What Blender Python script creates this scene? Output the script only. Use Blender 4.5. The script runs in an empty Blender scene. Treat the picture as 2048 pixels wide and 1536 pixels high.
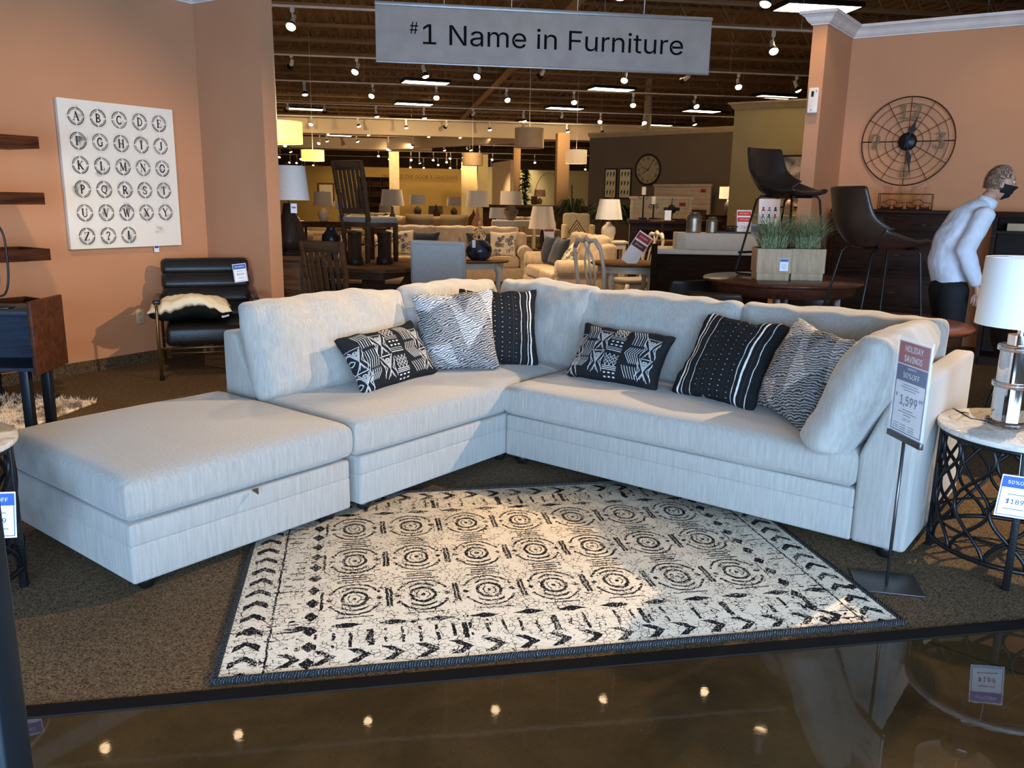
import bpy, bmesh, math, random
import numpy as np
from mathutils import Vector, Matrix, noise as mnoise
random.seed(7); rng = np.random.default_rng(7)
PI = math.pi; R = math.radians
C = bpy.context.scene.collection
SC = bpy.context.scene

# ------------------------------------------------------------------ camera
cam = bpy.data.objects.new('camera', bpy.data.cameras.new('camera')); C.objects.link(cam)
PITCH, ROLL = math.atan(370/1660), 0.016
fw = Vector((0, math.cos(PITCH), -math.sin(PITCH))); rt = Vector((1, 0, 0)); up = rt.cross(fw)
rt2 = rt*math.cos(ROLL) + up*math.sin(ROLL); up2 = up*math.cos(ROLL) - rt*math.sin(ROLL)
m3 = Matrix((rt2, up2, -fw)).transposed()
cam.matrix_world = Matrix.Translation((0, 0, 1.5)) @ m3.to_4x4()
cam.data.sensor_width = 36; cam.data.lens = 36*1660/2048; cam.data.clip_start = .05; cam.data.clip_end = 300
SC.camera = cam

# ------------------------------------------------------------------ view, world, large lights
SC.view_settings.view_transform = 'Standard'; SC.view_settings.look = 'None'
SC.view_settings.exposure = 0.0; SC.view_settings.gamma = 1.0; SC.view_settings.use_curve_mapping = False
SC.cycles.use_denoising = True
SC.cycles.max_bounces = 7; SC.cycles.diffuse_bounces = 4; SC.cycles.glossy_bounces = 3; SC.cycles.transmission_bounces = 6
SC.cycles.sample_clamp_indirect = 4.0; SC.cycles.caustics_reflective = False; SC.cycles.caustics_refractive = False
w = bpy.data.worlds.new('world'); SC.world = w; w.use_nodes = True
w.node_tree.nodes['Background'].inputs[0].default_value = (1.0, 0.80, 0.58, 1)
w.node_tree.nodes['Background'].inputs[1].default_value = 0.11

WARM = (1.0, 0.71, 0.42); NEUT = (1.0, 0.86, 0.70); DAY = (0.42, 0.66, 1.0)
def area(name, loc, target, sx, sy, power, col, spread=180):
    l = bpy.data.lights.new(name, 'AREA'); l.shape = 'RECTANGLE'; l.size = sx; l.size_y = sy; l.energy = power; l.color = col
    l.spread = R(spread)
    o = bpy.data.objects.new(name, l); C.objects.link(o); o.location = loc
    o.rotation_euler = (Vector(target)-Vector(loc)).to_track_quat('-Z', 'Y').to_euler(); return o
def spot(name, loc, target, power, col=WARM, angle=60, blend=.5, size=.06):
    l = bpy.data.lights.new(name, 'SPOT'); l.energy = power; l.color = col; l.spot_size = R(angle); l.spot_blend = blend; l.shadow_soft_size = size
    o = bpy.data.objects.new(name, l); C.objects.link(o); o.location = loc
    o.rotation_euler = (Vector(target)-Vector(loc)).to_track_quat('-Z', 'Y').to_euler(); o.visible_glossy = False; return o
# daylight through the shop window front behind the photographer
area('daylight', (0.9, -1.7, 1.25), (0.3, 4, .4), 8.0, 1.9, 560, DAY, 130)

# ------------------------------------------------------------------ colour and shader helpers
def lin(c):
    return tuple(((x/255)/12.92 if x/255 <= .04045 else ((x/255+.055)/1.055)**2.4) for x in c[:3])
class G:
    """tiny node-expression writer"""
    def __init__(s, name):
        s.m = bpy.data.materials.new(name); s.m.use_nodes = True; s.nt = s.m.node_tree; s.n = s.nt.nodes
        s.b = s.n['Principled BSDF']
    def new(s, t): return s.n.new(t)
    def put(s, sock, v):
        if isinstance(v, E): s.nt.links.new(v.s, sock)
        elif isinstance(v, (tuple, list)) and len(v) == 3 and sock.type == 'RGBA': sock.default_value = (*v, 1)
        else: sock.default_value = v
    def math(s, op, a, b=None, c=None):
        n = s.new('ShaderNodeMath'); n.operation = op
        for i, v in enumerate((a, b, c)):
            if v is not None: s.put(n.inputs[i], v)
        return E(s, n.outputs[0])
    def coord(s, kind='Object'):
        n = s.new('ShaderNodeTexCoord'); return E(s, n.outputs[kind])
    def xyz(s, v):
        n = s.new('ShaderNodeSeparateXYZ'); s.put(n.inputs[0], v); return [E(s, o) for o in n.outputs]
    def vec(s, x, y, z):
        n = s.new('ShaderNodeCombineXYZ')
        for i, v in enumerate((x, y, z)): s.put(n.inputs[i], v)
        return E(s, n.outputs[0])
    def mapv(s, v, scale=(1, 1, 1), rot=(0, 0, 0), loc=(0, 0, 0)):
        n = s.new('ShaderNodeMapping'); s.put(n.inputs[0], v); n.inputs['Scale'].default_value = scale
        n.inputs['Rotation'].default_value = rot; n.inputs['Location'].default_value = loc; return E(s, n.outputs[0])
    def noise(s, v, scale=5, detail=3, rough=.55, dist=0):
        n = s.new('ShaderNodeTexNoise'); s.put(n.inputs['Vector'], v); n.inputs['Scale'].default_value = scale
        n.inputs['Detail'].default_value = detail; n.inputs['Roughness'].default_value = rough; n.inputs['Distortion'].default_value = dist
        return E(s, n.outputs['Fac'])
    def voro(s, v, scale=5, feature='F1', out='Distance'):
        n = s.new('ShaderNodeTexVoronoi'); n.feature = feature; s.put(n.inputs['Vector'], v); n.inputs['Scale'].default_value = scale
        return E(s, n.outputs[out])
    def wave(s, v, scale=5, dist=2, axis='X', detail=2):
        n = s.new('ShaderNodeTexWave'); n.bands_direction = axis; s.put(n.inputs['Vector'], v); n.inputs['Scale'].default_value = scale
        n.inputs['Distortion'].default_value = dist; n.inputs['Detail'].default_value = detail; return E(s, n.outputs['Fac'])
    def ramp(s, f, a, b, lo=0., hi=1.):
        n = s.new('ShaderNodeMapRange'); s.put(n.inputs[0], f); n.inputs[1].default_value = a; n.inputs[2].default_value = b
        n.inputs[3].default_value = lo; n.inputs[4].default_value = hi; n.clamp = True; return E(s, n.outputs[0])
    def mix(s, f, a, b):
        n = s.new('ShaderNodeMix'); n.data_type = 'RGBA'; s.put(n.inputs[0], f); s.put(n.inputs[6], a); s.put(n.inputs[7], b); return E(s, n.outputs[2])
    def attr(s, name='Col'):
        n = s.new('ShaderNodeAttribute'); n.attribute_name = name; return E(s, n.outputs['Color'])
    def bump(s, h, strength=.3, dist=.01):
        n = s.new('ShaderNodeBump'); s.put(n.inputs['Height'], h); n.inputs['Strength'].default_value = strength; n.inputs['Distance'].default_value = dist
        s.nt.links.new(n.outputs[0], s.b.inputs['Normal'])
    def fin(s, col, rough=.6, metal=0., **k):
        s.put(s.b.inputs['Base Color'], col); s.put(s.b.inputs['Roughness'], rough); s.put(s.b.inputs['Metallic'], metal)
        for kk, v in k.items(): s.put(s.b.inputs[kk.replace('_', ' ')], v)
        return s.m
class E:
    def __init__(s, g, sock): s.g = g; s.s = sock
    def __add__(a, b): return a.g.math('ADD', a, b)
    def __sub__(a, b): return a.g.math('SUBTRACT', a, b)
    def __rsub__(a, b): return a.g.math('SUBTRACT', b, a)
    def __mul__(a, b): return a.g.math('MULTIPLY', a, b)
    __radd__ = __add__; __rmul__ = __mul__
    def __truediv__(a, b): return a.g.math('DIVIDE', a, b)
    def __pow__(a, b): return a.g.math('POWER', a, b)
    def __lt__(a, b): return a.g.math('LESS_THAN', a, b)
    def __gt__(a, b): return a.g.math('GREATER_THAN', a, b)
    def abs(a): return a.g.math('ABSOLUTE', a)
    def fr(a): return a.g.math('FRACT', a)
    def mx(a, b): return a.g.math('MAXIMUM', a, b)
    def mn(a, b): return a.g.math('MINIMUM', a, b)
    def band(a, c, w): return (a-c).abs() < w
def rgb(*c): return lin(c)

def plain(name, c, rough=.5, metal=0., var=.10, scale=6., bump=0., bscale=60., **k):
    g = G(name); p = g.coord(); f = g.noise(p, scale, 4)
    c = lin(c); hi = tuple(min(1, x*(1+var)) for x in c); lo = tuple(x*(1-var) for x in c)
    col = g.mix(g.ramp(f, .3, .7), lo, hi)
    if bump: g.bump(g.noise(p, bscale, 3), bump, .004)
    return g.fin(col, rough, metal, **k)
def wood(name, c1, c2, rough=.45, axis='X', scale=9., coat=0., spec=.2):
    g = G(name); p = g.coord(); st = {'X': (1, 9, 9), 'Y': (9, 1, 9), 'Z': (9, 9, 1)}[axis]
    v = g.mapv(p, scale=tuple(x*.25 for x in st)); f = g.noise(v, scale, 6, .65, 1.2); f2 = g.noise(v, scale*5, 3, .6)
    col = g.mix(g.ramp(f*.75+f2*.25, .32, .68), lin(c1), lin(c2)); g.bump(f2, .15, .002)
    return g.fin(col, rough, 0., Coat_Weight=coat, Coat_Roughness=.15, Specular_IOR_Level=spec)
def fabric(name, c1, c2, streak='Z', rough=.9, bs=.35, sc=60):
    g = G(name); p = g.coord()
    v = g.mapv(p, scale={'Z': (1, 1, .07), 'X': (.07, 1, 1), 'N': (1, 1, 1)}[streak]); f = g.noise(v, sc, 4, .6); f3 = g.noise(p, 450, 2)
    col = g.mix(g.ramp(f*.6+f3*.4, .35, .65), lin(c1), lin(c2)); g.bump(f3*.85+f*.15, bs, .0015)
    return g.fin(col, rough, 0., Sheen_Weight=.25, Sheen_Roughness=.5, Specular_IOR_Level=.2)
def glow(name, c, strength, sampled=True, base=(1, 1, 1)):
    g = G(name); g.fin(base, .4); g.put(g.b.inputs['Emission Color'], lin(c)); g.b.inputs['Emission Strength'].default_value = strength
    if not sampled: g.m.cycles.emission_sampling = 'NONE'
    return g.m
def attrmat(name, rough=.9, bump=.3, bscale=300, extra=None):
    g = G(name); p = g.coord(); col = g.attr()
    if extra: col = extra(g, p, col)
    g.bump(g.noise(p, bscale, 3), bump, .003); return g.fin(col, rough, 0., Specular_IOR_Level=.2)

# ------------------------------------------------------------------ mesh helpers
class MB:
    """collects shapes (metres) and links them as ONE mesh object"""
    def __init__(s): s.v = []; s.f = []; s.sm = []; s.M = Matrix.Identity(4); s.col = None
    def at(s, loc=(0, 0, 0), rz=0., rx=0., ry=0.):
        s.M = Matrix.Translation(loc) @ Matrix.Rotation(rz, 4, 'Z') @ Matrix.Rotation(ry, 4, 'Y') @ Matrix.Rotation(rx, 4, 'X'); return s
    def add(s, vs, fs, smooth=False):
        b = len(s.v); s.v += [tuple(s.M @ Vector(p)) for p in vs]; s.f += [tuple(b+i for i in f) for f in fs]; s.sm += [smooth]*len(fs); return s
    def box(s, c, d, bev=0., seg=2, rz=0., rx=0., ry=0.):
        bm = bmesh.new(); bmesh.ops.create_cube(bm, size=1)
        bmesh.ops.scale(bm, vec=d, verts=bm.verts)
        if bev: bmesh.ops.bevel(bm, geom=bm.edges[:], offset=min(bev, min(d)*.49), segments=seg, profile=.5, affect='EDGES')
        M = Matrix.Translation(c) @ Matrix.Rotation(rz, 4, 'Z') @ Matrix.Rotation(ry, 4, 'Y') @ Matrix.Rotation(rx, 4, 'X')
        bm.verts.index_update()
        s.add([M @ v.co for v in bm.verts], [[v.index for v in f.verts] for f in bm.faces], bool(bev)); bm.free(); return s
    def b2(s, lo, hi, bev=0., seg=2):
        return s.box([(a+b)/2 for a, b in zip(lo, hi)], [abs(b-a) for a, b in zip(lo, hi)], bev, seg)
    def lathe(s, prof, n=24, c=(0, 0, 0), smooth=True, cap=True):
        vs = []; fs = []
        for r, z in prof:
            for k in range(n): a = 2*PI*k/n; vs.append((c[0]+r*math.cos(a), c[1]+r*math.sin(a), c[2]+z))
        for i in range(len(prof)-1):
            for k in range(n): k2 = (k+1) % n; fs.append((i*n+k, i*n+k2, (i+1)*n+k2, (i+1)*n+k))
        if cap:
            if prof[0][0] > 1e-5: fs.append(tuple(range(n))[::-1])
            if prof[-1][0] > 1e-5: fs.append(tuple((len(prof)-1)*n+k for k in range(n)))
        return s.add(vs, fs, smooth)
    def cyl(s, c, r, h, n=20, r2=None, smooth=True):
        r2 = r if r2 is None else r2
        return s.lathe([(0.0001, 0), (r, 0), (r, .0005), (r2, h-.0005), (r2, h), (.0001, h)], n, c, smooth, False)
    def tube(s, pts, r, n=8, closed=False, cap=True):
        pts = [Vector(p) for p in pts]; m = len(pts); rs = r if isinstance(r, (list, tuple)) else [r]*m; vs = []; fs = []
        prev = None
        for i, p in enumerate(pts):
            a = pts[(i-1) % m] if (closed or i > 0) else p; b = pts[(i+1) % m] if (closed or i < m-1) else p
            t = (b-a).normalized()
            if prev is None: nx = t.orthogonal().normalized()
            else: nx = (prev - t*prev.dot(t)); nx = nx.normalized() if nx.length > 1e-6 else t.orthogonal().normalized()
            prev = nx; ny = t.cross(nx)
            for k in range(n): an = 2*PI*k/n; vs.append(p+(nx*math.cos(an)+ny*math.sin(an))*rs[i])
        for i in range(m if closed else m-1):
            i2 = (i+1) % m
            for k in range(n): k2 = (k+1) % n; fs.append((i*n+k, i*n+k2, i2*n+k2, i2*n+k))
        if cap and not closed: fs += [tuple(range(n))[::-1], tuple((m-1)*n+k for k in range(n))]
        return s.add(vs, fs, True)
    def prism(s, poly, z0, z1, bev=0., smooth=False):
        """polygon (x,y) extruded in z"""
        bm = bmesh.new(); vs = [bm.verts.new((x, y, z0)) for x, y in poly]; f = bm.faces.new(vs)
        ex = bmesh.ops.extrude_face_region(bm, geom=[f]); bmesh.ops.translate(bm, vec=(0, 0, z1-z0), verts=[e for e in ex['geom'] if isinstance(e, bmesh.types.BMVert)])
        bmesh.ops.recalc_face_normals(bm, faces=bm.faces)
        if bev: bmesh.ops.bevel(bm, geom=bm.edges[:], offset=bev, segments=2, profile=.5, affect='EDGES')
        bm.verts.index_update(); s.add([v.co.copy() for v in bm.verts], [[v.index for v in f.verts] for f in bm.faces], bool(bev) or smooth); bm.free(); return s
    def slab(s, poly3, ext):
        """3-D polygon extruded by vector ext"""
        n = len(poly3); e = Vector(ext); a = [Vector(p) for p in poly3]; vs = a+[p+e for p in a]
        fs = [tuple(range(n))[::-1], tuple(range(n, 2*n))]+[(i, (i+1) % n, n+(i+1) % n, n+i) for i in range(n)]
        return s.add(vs, fs)
    def grid(s, fn, nu, nv, smooth=True, colfn=None):
        vs = [fn(i/nu, j/nv) for j in range(nv+1) for i in range(nu+1)]
        fs = [(j*(nu+1)+i, j*(nu+1)+i+1, (j+1)*(nu+1)+i+1, (j+1)*(nu+1)+i) for j in range(nv) for i in range(nu)]
        return s.add(vs, fs, smooth)
    def build(s, name, mat, parent=None, fix=True, mods=None, **props):
        me = bpy.data.meshes.new(name); me.from_pydata(s.v, [], s.f); me.polygons.foreach_set('use_smooth', s.sm)
        if fix:
            bm = bmesh.new(); bm.from_mesh(me); bmesh.ops.remove_doubles(bm, verts=bm.verts, dist=1e-5); bmesh.ops.recalc_face_normals(bm, faces=bm.faces); bm.to_mesh(me); bm.free()
        return link(name, me, mat, parent, **props)
def link(name, me, mat, parent=None, **props):
    for m in (mat if isinstance(mat, (list, tuple)) else [mat]): me.materials.append(m)
    o = bpy.data.objects.new(name, me); C.objects.link(o)
    if parent is not None: o.parent = parent
    for k, v in props.items(): o[k] = v
    return o
def tag(o, label, cat, group=None, kind=None):
    o['label'] = label; o['category'] = cat
    if group: o['group'] = group
    if kind: o['kind'] = kind
    return o
def empty(name, loc, rz=0., label=None, cat=None, group=None):
    o = bpy.data.objects.new(name, None); C.objects.link(o); o.location = loc; o.rotation_euler = (0, 0, rz); o.empty_display_size = .1
    if label: tag(o, label, cat, group)
    return o
def struct(o): o['kind'] = 'structure'; return o
def dup(o, loc=None, rz=None, label=None, group=None, parent=None, scale=None):
    c = o.copy(); C.objects.link(c)
    if parent is not None: c.parent = parent
    for ch in list(o.children): dup(ch, parent=c)
    if loc is not None: c.location = loc
    if rz is not None: c.rotation_euler = (0, 0, rz)
    if scale is not None: c.scale = (scale,)*3 if not isinstance(scale, (tuple, list)) else scale
    if label: c['label'] = label
    if group: c['group'] = group
    return c
try: FONT = bpy.data.fonts.load(bpy.utils.resource_path('LOCAL')+'/datafiles/fonts/Inter.woff2')
except Exception: FONT = None
def text_mesh(body, size, ext=.0004, align='CENTER', sx=1., bold=0.):
    cu = bpy.data.curves.new('lettering', 'FONT'); cu.body = body; cu.size = size
    if FONT: cu.font = FONT
    cu.extrude = ext; cu.align_x = align; cu.align_y = 'CENTER'
    cu.offset = 0; cu.space_line = .9
    t = bpy.data.objects.new('lettering', cu); C.objects.link(t); t.scale = (sx, 1, 1)
    bpy.context.view_layer.update(); dg = bpy.context.evaluated_depsgraph_get(); me = bpy.data.meshes.new_from_object(t.evaluated_get(dg))
    bpy.data.objects.remove(t)
    for v in me.vertices: v.co.x *= sx
    me.materials.clear(); return me
def text_on(parent, name, body, size, pos, mat, M=None, **k):
    """text reading along local +x with up = +z, facing -y"""
    me = text_mesh(body, size, **k); T = Matrix.Translation(pos) @ Matrix.Rotation(PI/2, 4, 'X')
    if M is not None: T = M @ T
    me.transform(T); return link(name, me, mat, parent)

def cushion(w, h, t, edge=.45, nx=26, nz=20, ears=0., puff=3., wr=.004, seed=0, sag=0., droop=0., colimg=None, name='cushion', rcf=None):
    """soft cushion, x = width, z = 0..h, y = thickness (front is -y); returns a mesh, optional colour image (H,W,3) on both faces"""
    vs = []; fs = []
    U_, V_ = np.meshgrid(np.linspace(-1, 1, nx+1), np.linspace(-1, 1, nz+1))
    if colimg is None: U_ = np.sign(U_)*(1-(1-np.abs(U_))**1.25); V_ = np.sign(V_)*(1-(1-np.abs(V_))**1.25)
    prof = ((1-np.abs(U_)**puff)*(1-np.abs(V_)**puff)).clip(0)**.5
    prof = edge+(1-edge)*prof
    X = U_*w/2; Z = V_*h/2
    if ears:   # pulled-out corners, hollow sides
        X = X*(1-ears*(1-V_**2)*.8*np.abs(U_)**3); Z = Z*(1-ears*(1-U_**2)*.8*np.abs(V_)**3)
        corner = np.abs(U_)**5*np.abs(V_)**5; X = X*(1+.05*corner); Z = Z*(1+.05*corner)
    rc = (rcf if rcf is not None else (.10 if not ears else .11))*min(w, h)    # rounded corners
    ax = np.abs(X)-(np.abs(X).max()-rc); az = np.abs(Z)-(np.abs(Z).max()-rc); k = (ax > 0) & (az > 0)
    L = np.where(k, np.hypot(np.maximum(ax, az), 0), 0)
    d = np.hypot(ax, az); sc = np.where(k & (d > 1e-9), np.maximum(ax, az)/np.maximum(d, 1e-9), 1)
    X = np.where(k, np.sign(X)*(np.abs(X)-ax+ax*sc), X); Z = np.where(k, np.sign(Z)*(np.abs(Z)-az+az*sc), Z)
    Z = Z - droop*h*(U_**2)*(V_ > 0)*V_
    front = []; back = []
    for j in range(nz+1):
        for i in range(nx+1):
            x, z, p = X[j, i], Z[j, i], prof[j, i]
            q = Vector((x*5.5+seed*3.1, z*5.5, seed*1.7)); n1 = mnoise.noise(q)*wr*3; n2 = mnoise.noise(q*3.3)*wr
            e = max(abs(U_[j, i]), abs(V_[j, i])); n3 = mnoise.noise(Vector((x*22+seed, z*22, 3)))*wr*2.2*max(0, (e-.6)/.4)
            zz = z + (n1*.6 + mnoise.noise(Vector((x*9+seed, 0, 7)))*wr*2.5*max(0, V_[j, i]))
            y = -(t/2*p+n1+n2+n3); front.append((x, y, zz+h/2)); back.append((x, t/2*p+n1*.5-n3, zz+h/2))
    vs = front+back; N = (nx+1)*(nz+1); row = nx+1
    for j in range(nz):
        for i in range(nx):
            a = j*row+i; fs.append((a, a+1, a+1+row, a+row)); fs.append((N+a, N+a+row, N+a+1+row, N+a+1))
    ring = [i for i in range(row)]+[j*row+nx for j in range(1, nz+1)]+[nz*row+i for i in range(nx-1, -1, -1)]+[j*row for j in range(nz-1, 0, -1)]
    ns = 4 if edge > .1 else 1; base = len(vs); rings = [ring]
    for s_ in range(1, ns):
        rr = []
        for idx in ring:
            a = Vector(vs[idx]); b = Vector(vs[N+idx]); f = s_/ns; p = a.lerp(b, f); out = Vector((a.x, 0, a.z-h/2)).normalized()
            p += out*math.sin(f*PI)*t*edge*.28; rr.append(len(vs)); vs.append(tuple(p))
        rings.append(rr)
    rings.append([N+i for i in ring])
    for a, b in zip(rings[:-1], rings[1:]):
        m = len(a)
        for i in range(m): i2 = (i+1) % m; fs.append((a[i], b[i], b[i2], a[i2]))
    me = bpy.data.meshes.new(name); me.from_pydata(vs, [], fs); me.polygons.foreach_set('use_smooth', [True]*len(fs))
    bm = bmesh.new(); bm.from_mesh(me); bmesh.ops.recalc_face_normals(bm, faces=bm.faces); bm.to_mesh(me); bm.free()
    if colimg is not None:
        H, W = colimg.shape[:2]; col = np.zeros((len(vs), 4), np.float32); col[:, 3] = 1
        ii = ((U_+1)/2*(W-1)).round().astype(int); jj = ((V_+1)/2*(H-1)).round().astype(int)
        cc = colimg[H-1-jj, ii].reshape(-1, 3); col[:N, :3] = cc; col[N:2*N, :3] = cc; col[2*N:, :3] = colimg[0, 0]
        a = me.color_attributes.new('Col', 'FLOAT_COLOR', 'POINT'); a.data.foreach_set('color', col.ravel())
    return me
def lean(x, y, z, yaw, tilt, roll=0.):
    """cushion transform: rests at (x,y,z), faces local -y turned by yaw, leans back by tilt"""
    return Matrix.Translation((x, y, z)) @ Matrix.Rotation(yaw, 4, 'Z') @ Matrix.Rotation(-tilt, 4, 'X') @ Matrix.Rotation(roll, 4, 'Y')
class Img:
    """numpy drawing used for woven / printed patterns (becomes a vertex colour attribute)"""
    def __init__(s, W, H, bg): s.a = np.zeros((H, W, 3), np.float32)+np.array(bg, np.float32); s.W = W; s.H = H; s.Y, s.X = np.mgrid[0:H, 0:W].astype(np.float32)
    def line(s, p, q, w, c, al=1.):
        x0, y0 = p; x1, y1 = q; dx, dy = x1-x0, y1-y0; L = dx*dx+dy*dy+1e-9
        t = (((s.X-x0)*dx+(s.Y-y0)*dy)/L).clip(0, 1); d = np.hypot(s.X-x0-t*dx, s.Y-y0-t*dy)
        s.blend((w/2+.5-d).clip(0, 1)*al, c)
    def poly(s, pts, w, c, closed=False):
        for a, b in zip(pts, pts[1:]+(pts[:1] if closed else [])): s.line(a, b, w, c)
    def blend(s, m, c): s.a = s.a*(1-m[..., None])+np.array(c, np.float32)*m[..., None]
    def ring(s, cx, cy, r, w, c, a0=-9., a1=9.):
        d = np.abs(np.hypot(s.X-cx, s.Y-cy)-r); m = (w/2+.5-d).clip(0, 1)
        an = np.arctan2(s.Y-cy, s.X-cx); m = m*((an >= a0) & (an <= a1)); s.blend(m, c)
# ------------------------------------------------------------------ shared materials
def wall_mat(name, c, var=.05):
    g = G(name); p = g.coord(); f = g.noise(p, 1.3, 3); f2 = g.noise(p, 260, 2)
    a = lin(c); col = g.mix(g.ramp(f, .3, .7), tuple(x*(1-var) for x in a), tuple(x*(1+var) for x in a))
    g.bump(f2, .12, .002); return g.fin(col, .75, 0., Specular_IOR_Level=.25)
M_peach = wall_mat('terracotta_paint', (192, 140, 104))
M_olive = wall_mat('olive_paint', (170, 154, 110)); M_brownw = wall_mat('taupe_paint', (112, 96, 80))
M_cream = wall_mat('cream_paint', (212, 192, 158)); M_gold = wall_mat('gold_paint', (168, 138, 78)); M_sage = wall_mat('pale_sage_paint', (186, 180, 140))
M_crown = plain('white_trim_paint', (222, 214, 208), .5)
M_crown2 = plain('cream_trim_paint', (190, 170, 132), .5)
M_white = plain('white_metal', (228, 222, 212), .35); M_black = plain('black_metal', (22, 21, 21), .4, .3)
M_dark = plain('dark_steel', (38, 44, 50), .35, .6); M_blackp = plain('black_plastic', (14, 14, 15), .35)
M_paper = plain('white_card', (236, 238, 242), .5); M_blueprint = plain('blue_print', (44, 82, 160), .5); M_redprint = plain('red_print', (158, 32, 40), .5)
M_ink = plain('navy_ink', (34, 46, 92), .5); M_greyink = plain('grey_ink', (120, 122, 132), .6); M_inkblack = plain('black_ink', (14, 14, 16), .8, Specular_IOR_Level=.05)

def carpet_mat():
    g = G('brown_loop_carpet'); p = g.coord(); f = g.noise(p, 120, 4, .75); f2 = g.noise(p, 3, 3); f3 = g.noise(p, 38, 3, .7)
    t = g.ramp(f*.75+f3*.25, .40, .62); c = g.mix(t, lin((40, 33, 25)), lin((136, 114, 88)))
    c = g.mix(g.ramp(f2, .35, .7)*.25, c, lin((70, 55, 38))); g.bump(f*.7+f3*.5, 1., .012); return g.fin(c, .95, 0., Specular_IOR_Level=.05)
M_carpet = carpet_mat()
def concrete_mat():
    g = G('polished_brown_concrete'); p = g.coord(); f = g.noise(p, 1.6, 6, .62, .6); f2 = g.noise(p, 70, 3, .6); sp = g.voro(p, 34)
    c = g.mix(g.ramp(f, .3, .72), lin((40, 31, 19)), lin((68, 54, 33))); c = g.mix(g.ramp(f2, .5, .8)*.35, c, lin((34, 27, 18)))
    c = g.mix((sp < .045)*.5, c, lin((150, 110, 60)))
    x, y, z = g.xyz(p); d = (x*.683+y*.731-2.97).abs()   # sawn control joint
    c = g.mix(g.ramp(d, .002, .005, .8, 0), c, lin((20, 15, 11)))
    g.bump(g.noise(p, 9, 3)*.6+f2*.1, .05, .004)
    return g.fin(c, g.ramp(f, .3, .7, .015, .035), 0., Specular_IOR_Level=.22)

# ------------------------------------------------------------------ floor
A_E = R(10.6); ex, ey = math.cos(A_E), math.sin(A_E); P0 = (0.015, 2.464)
def edge(s, off=0.): return (P0[0]+ex*s-ey*off, P0[1]+ey*s+ex*off)
b = MB(); q = [edge(-9, .02), edge(9, .02), edge(9, -10), edge(-9, -10)]
b.prism(q, -.12, -.006); struct(b.build('floor', concrete_mat()))
b = MB(); q = [edge(-60, .0), edge(60, .0), edge(60, 95), edge(-60, 95)]
b.prism(q, -.12, 0.); struct(b.build('floor', M_carpet))
b = MB(); pr = [(-.046, -.006), (-.044, -.002), (-.004, .006), (.004, .006), (.004, -.006)]
pts = [(*edge(-9, o), z) for o, z in pr]; b.slab(pts, (ex*18, ey*18, 0)); struct(b.build('trim_1', plain('black_rubber_strip', (20, 17, 15), .6, Specular_IOR_Level=.1)))

# ------------------------------------------------------------------ partitions round the display bay
def sweep(path, prof, z0):
    """profile (out, z) swept along a 2-D path, out = right-hand side"""
    n = len(path); P = [Vector(p) for p in path]; rows = []
    for i, p in enumerate(P):
        ns = []
        if i > 0: d = (P[i]-P[i-1]).normalized(); ns.append(Vector((d.y, -d.x)))
        if i < n-1: d = (P[i+1]-P[i]).normalized(); ns.append(Vector((d.y, -d.x)))
        m = sum(ns, Vector((0, 0))).normalized(); k = 1/max(.3, m.dot(ns[0])); rows.append([(p.x+m.x*o*k, p.y+m.y*o*k, z0+z) for o, z in prof])
    b = MB(); L = len(prof); vs = [q for r in rows for q in r]; fs = [(i*L+j, (i+1)*L+j, (i+1)*L+(j+1) % L, i*L+(j+1) % L) for i in range(n-1) for j in range(L)]
    fs += [tuple(range(L)), tuple((n-1)*L+j for j in range(L))[::-1]]; return b.add(vs, fs)
CROWN = [(0, 0), (.014, 0), (.018, .012), (.028, .016), (.045, .035), (.062, .065), (.085, .085), (.10, .09), (.105, .10), (.105, .118), (0, .118)]
CARPB = [(0, 0), (.012, 0), (.012, .098), (.0, .10)]
ic = Vector((-2.927, 8.01)); dW = Vector((math.cos(R(57.6)), math.sin(R(57.6)))); dP = Vector((dW.y, -dW.x))
pc = ic+dP*.86; pe = pc+dW*.147; wl = ic-dW*9.5
n_ = Vector((-dW.y, dW.x))
b = MB(); b.prism([tuple(wl), tuple(ic), tuple(ic+dW*.147), tuple(ic+dW*.147+n_*.14), tuple(wl+n_*.14)], 0, 3.19); struct(b.build('wall_left', M_peach))
b = MB(); b.prism([tuple(ic), tuple(pc), tuple(pe), tuple(ic+dW*.147)], 0, 3.19); struct(b.build('wall_left', M_peach))
struct(sweep([wl, ic, pc, pe, ic+dW*.147-dP*.05], CROWN, 3.16).build('trim_2', M_crown))
g = M_carpet
struct(sweep([wl, ic, pc, pe], CARPB, 0).build('baseboard_left', M_carpet))
ra = Vector((3.446, 9.118)); rc_ = Vector((2.936, 8.416)); re = Vector((2.819, 8.482)); dR = Vector((math.cos(R(-31.7)), math.sin(R(-31.7)))); rr = ra+dR*6.5
rb = re+(ra-rc_)
b = MB(); nb = Vector((-dR.y, dR.x)); b.prism([tuple(ra), tuple(rr), tuple(rr+nb*.14), tuple(rb+nb*.14), tuple(rb)], 0, 3.19); struct(b.build('wall_right', M_peach))
b = MB(); b.prism([tuple(ra), tuple(rc_), tuple(re), tuple(rb)], 0, 3.19); struct(b.build('wall_right', M_peach))
struct(sweep([rb, re, rc_, ra, rr], CROWN, 3.16).build('trim_3', M_crown))
struct(sweep([rb, re, rc_, ra, rr], CARPB, 0).build('baseboard_right', M_carpet))

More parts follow.
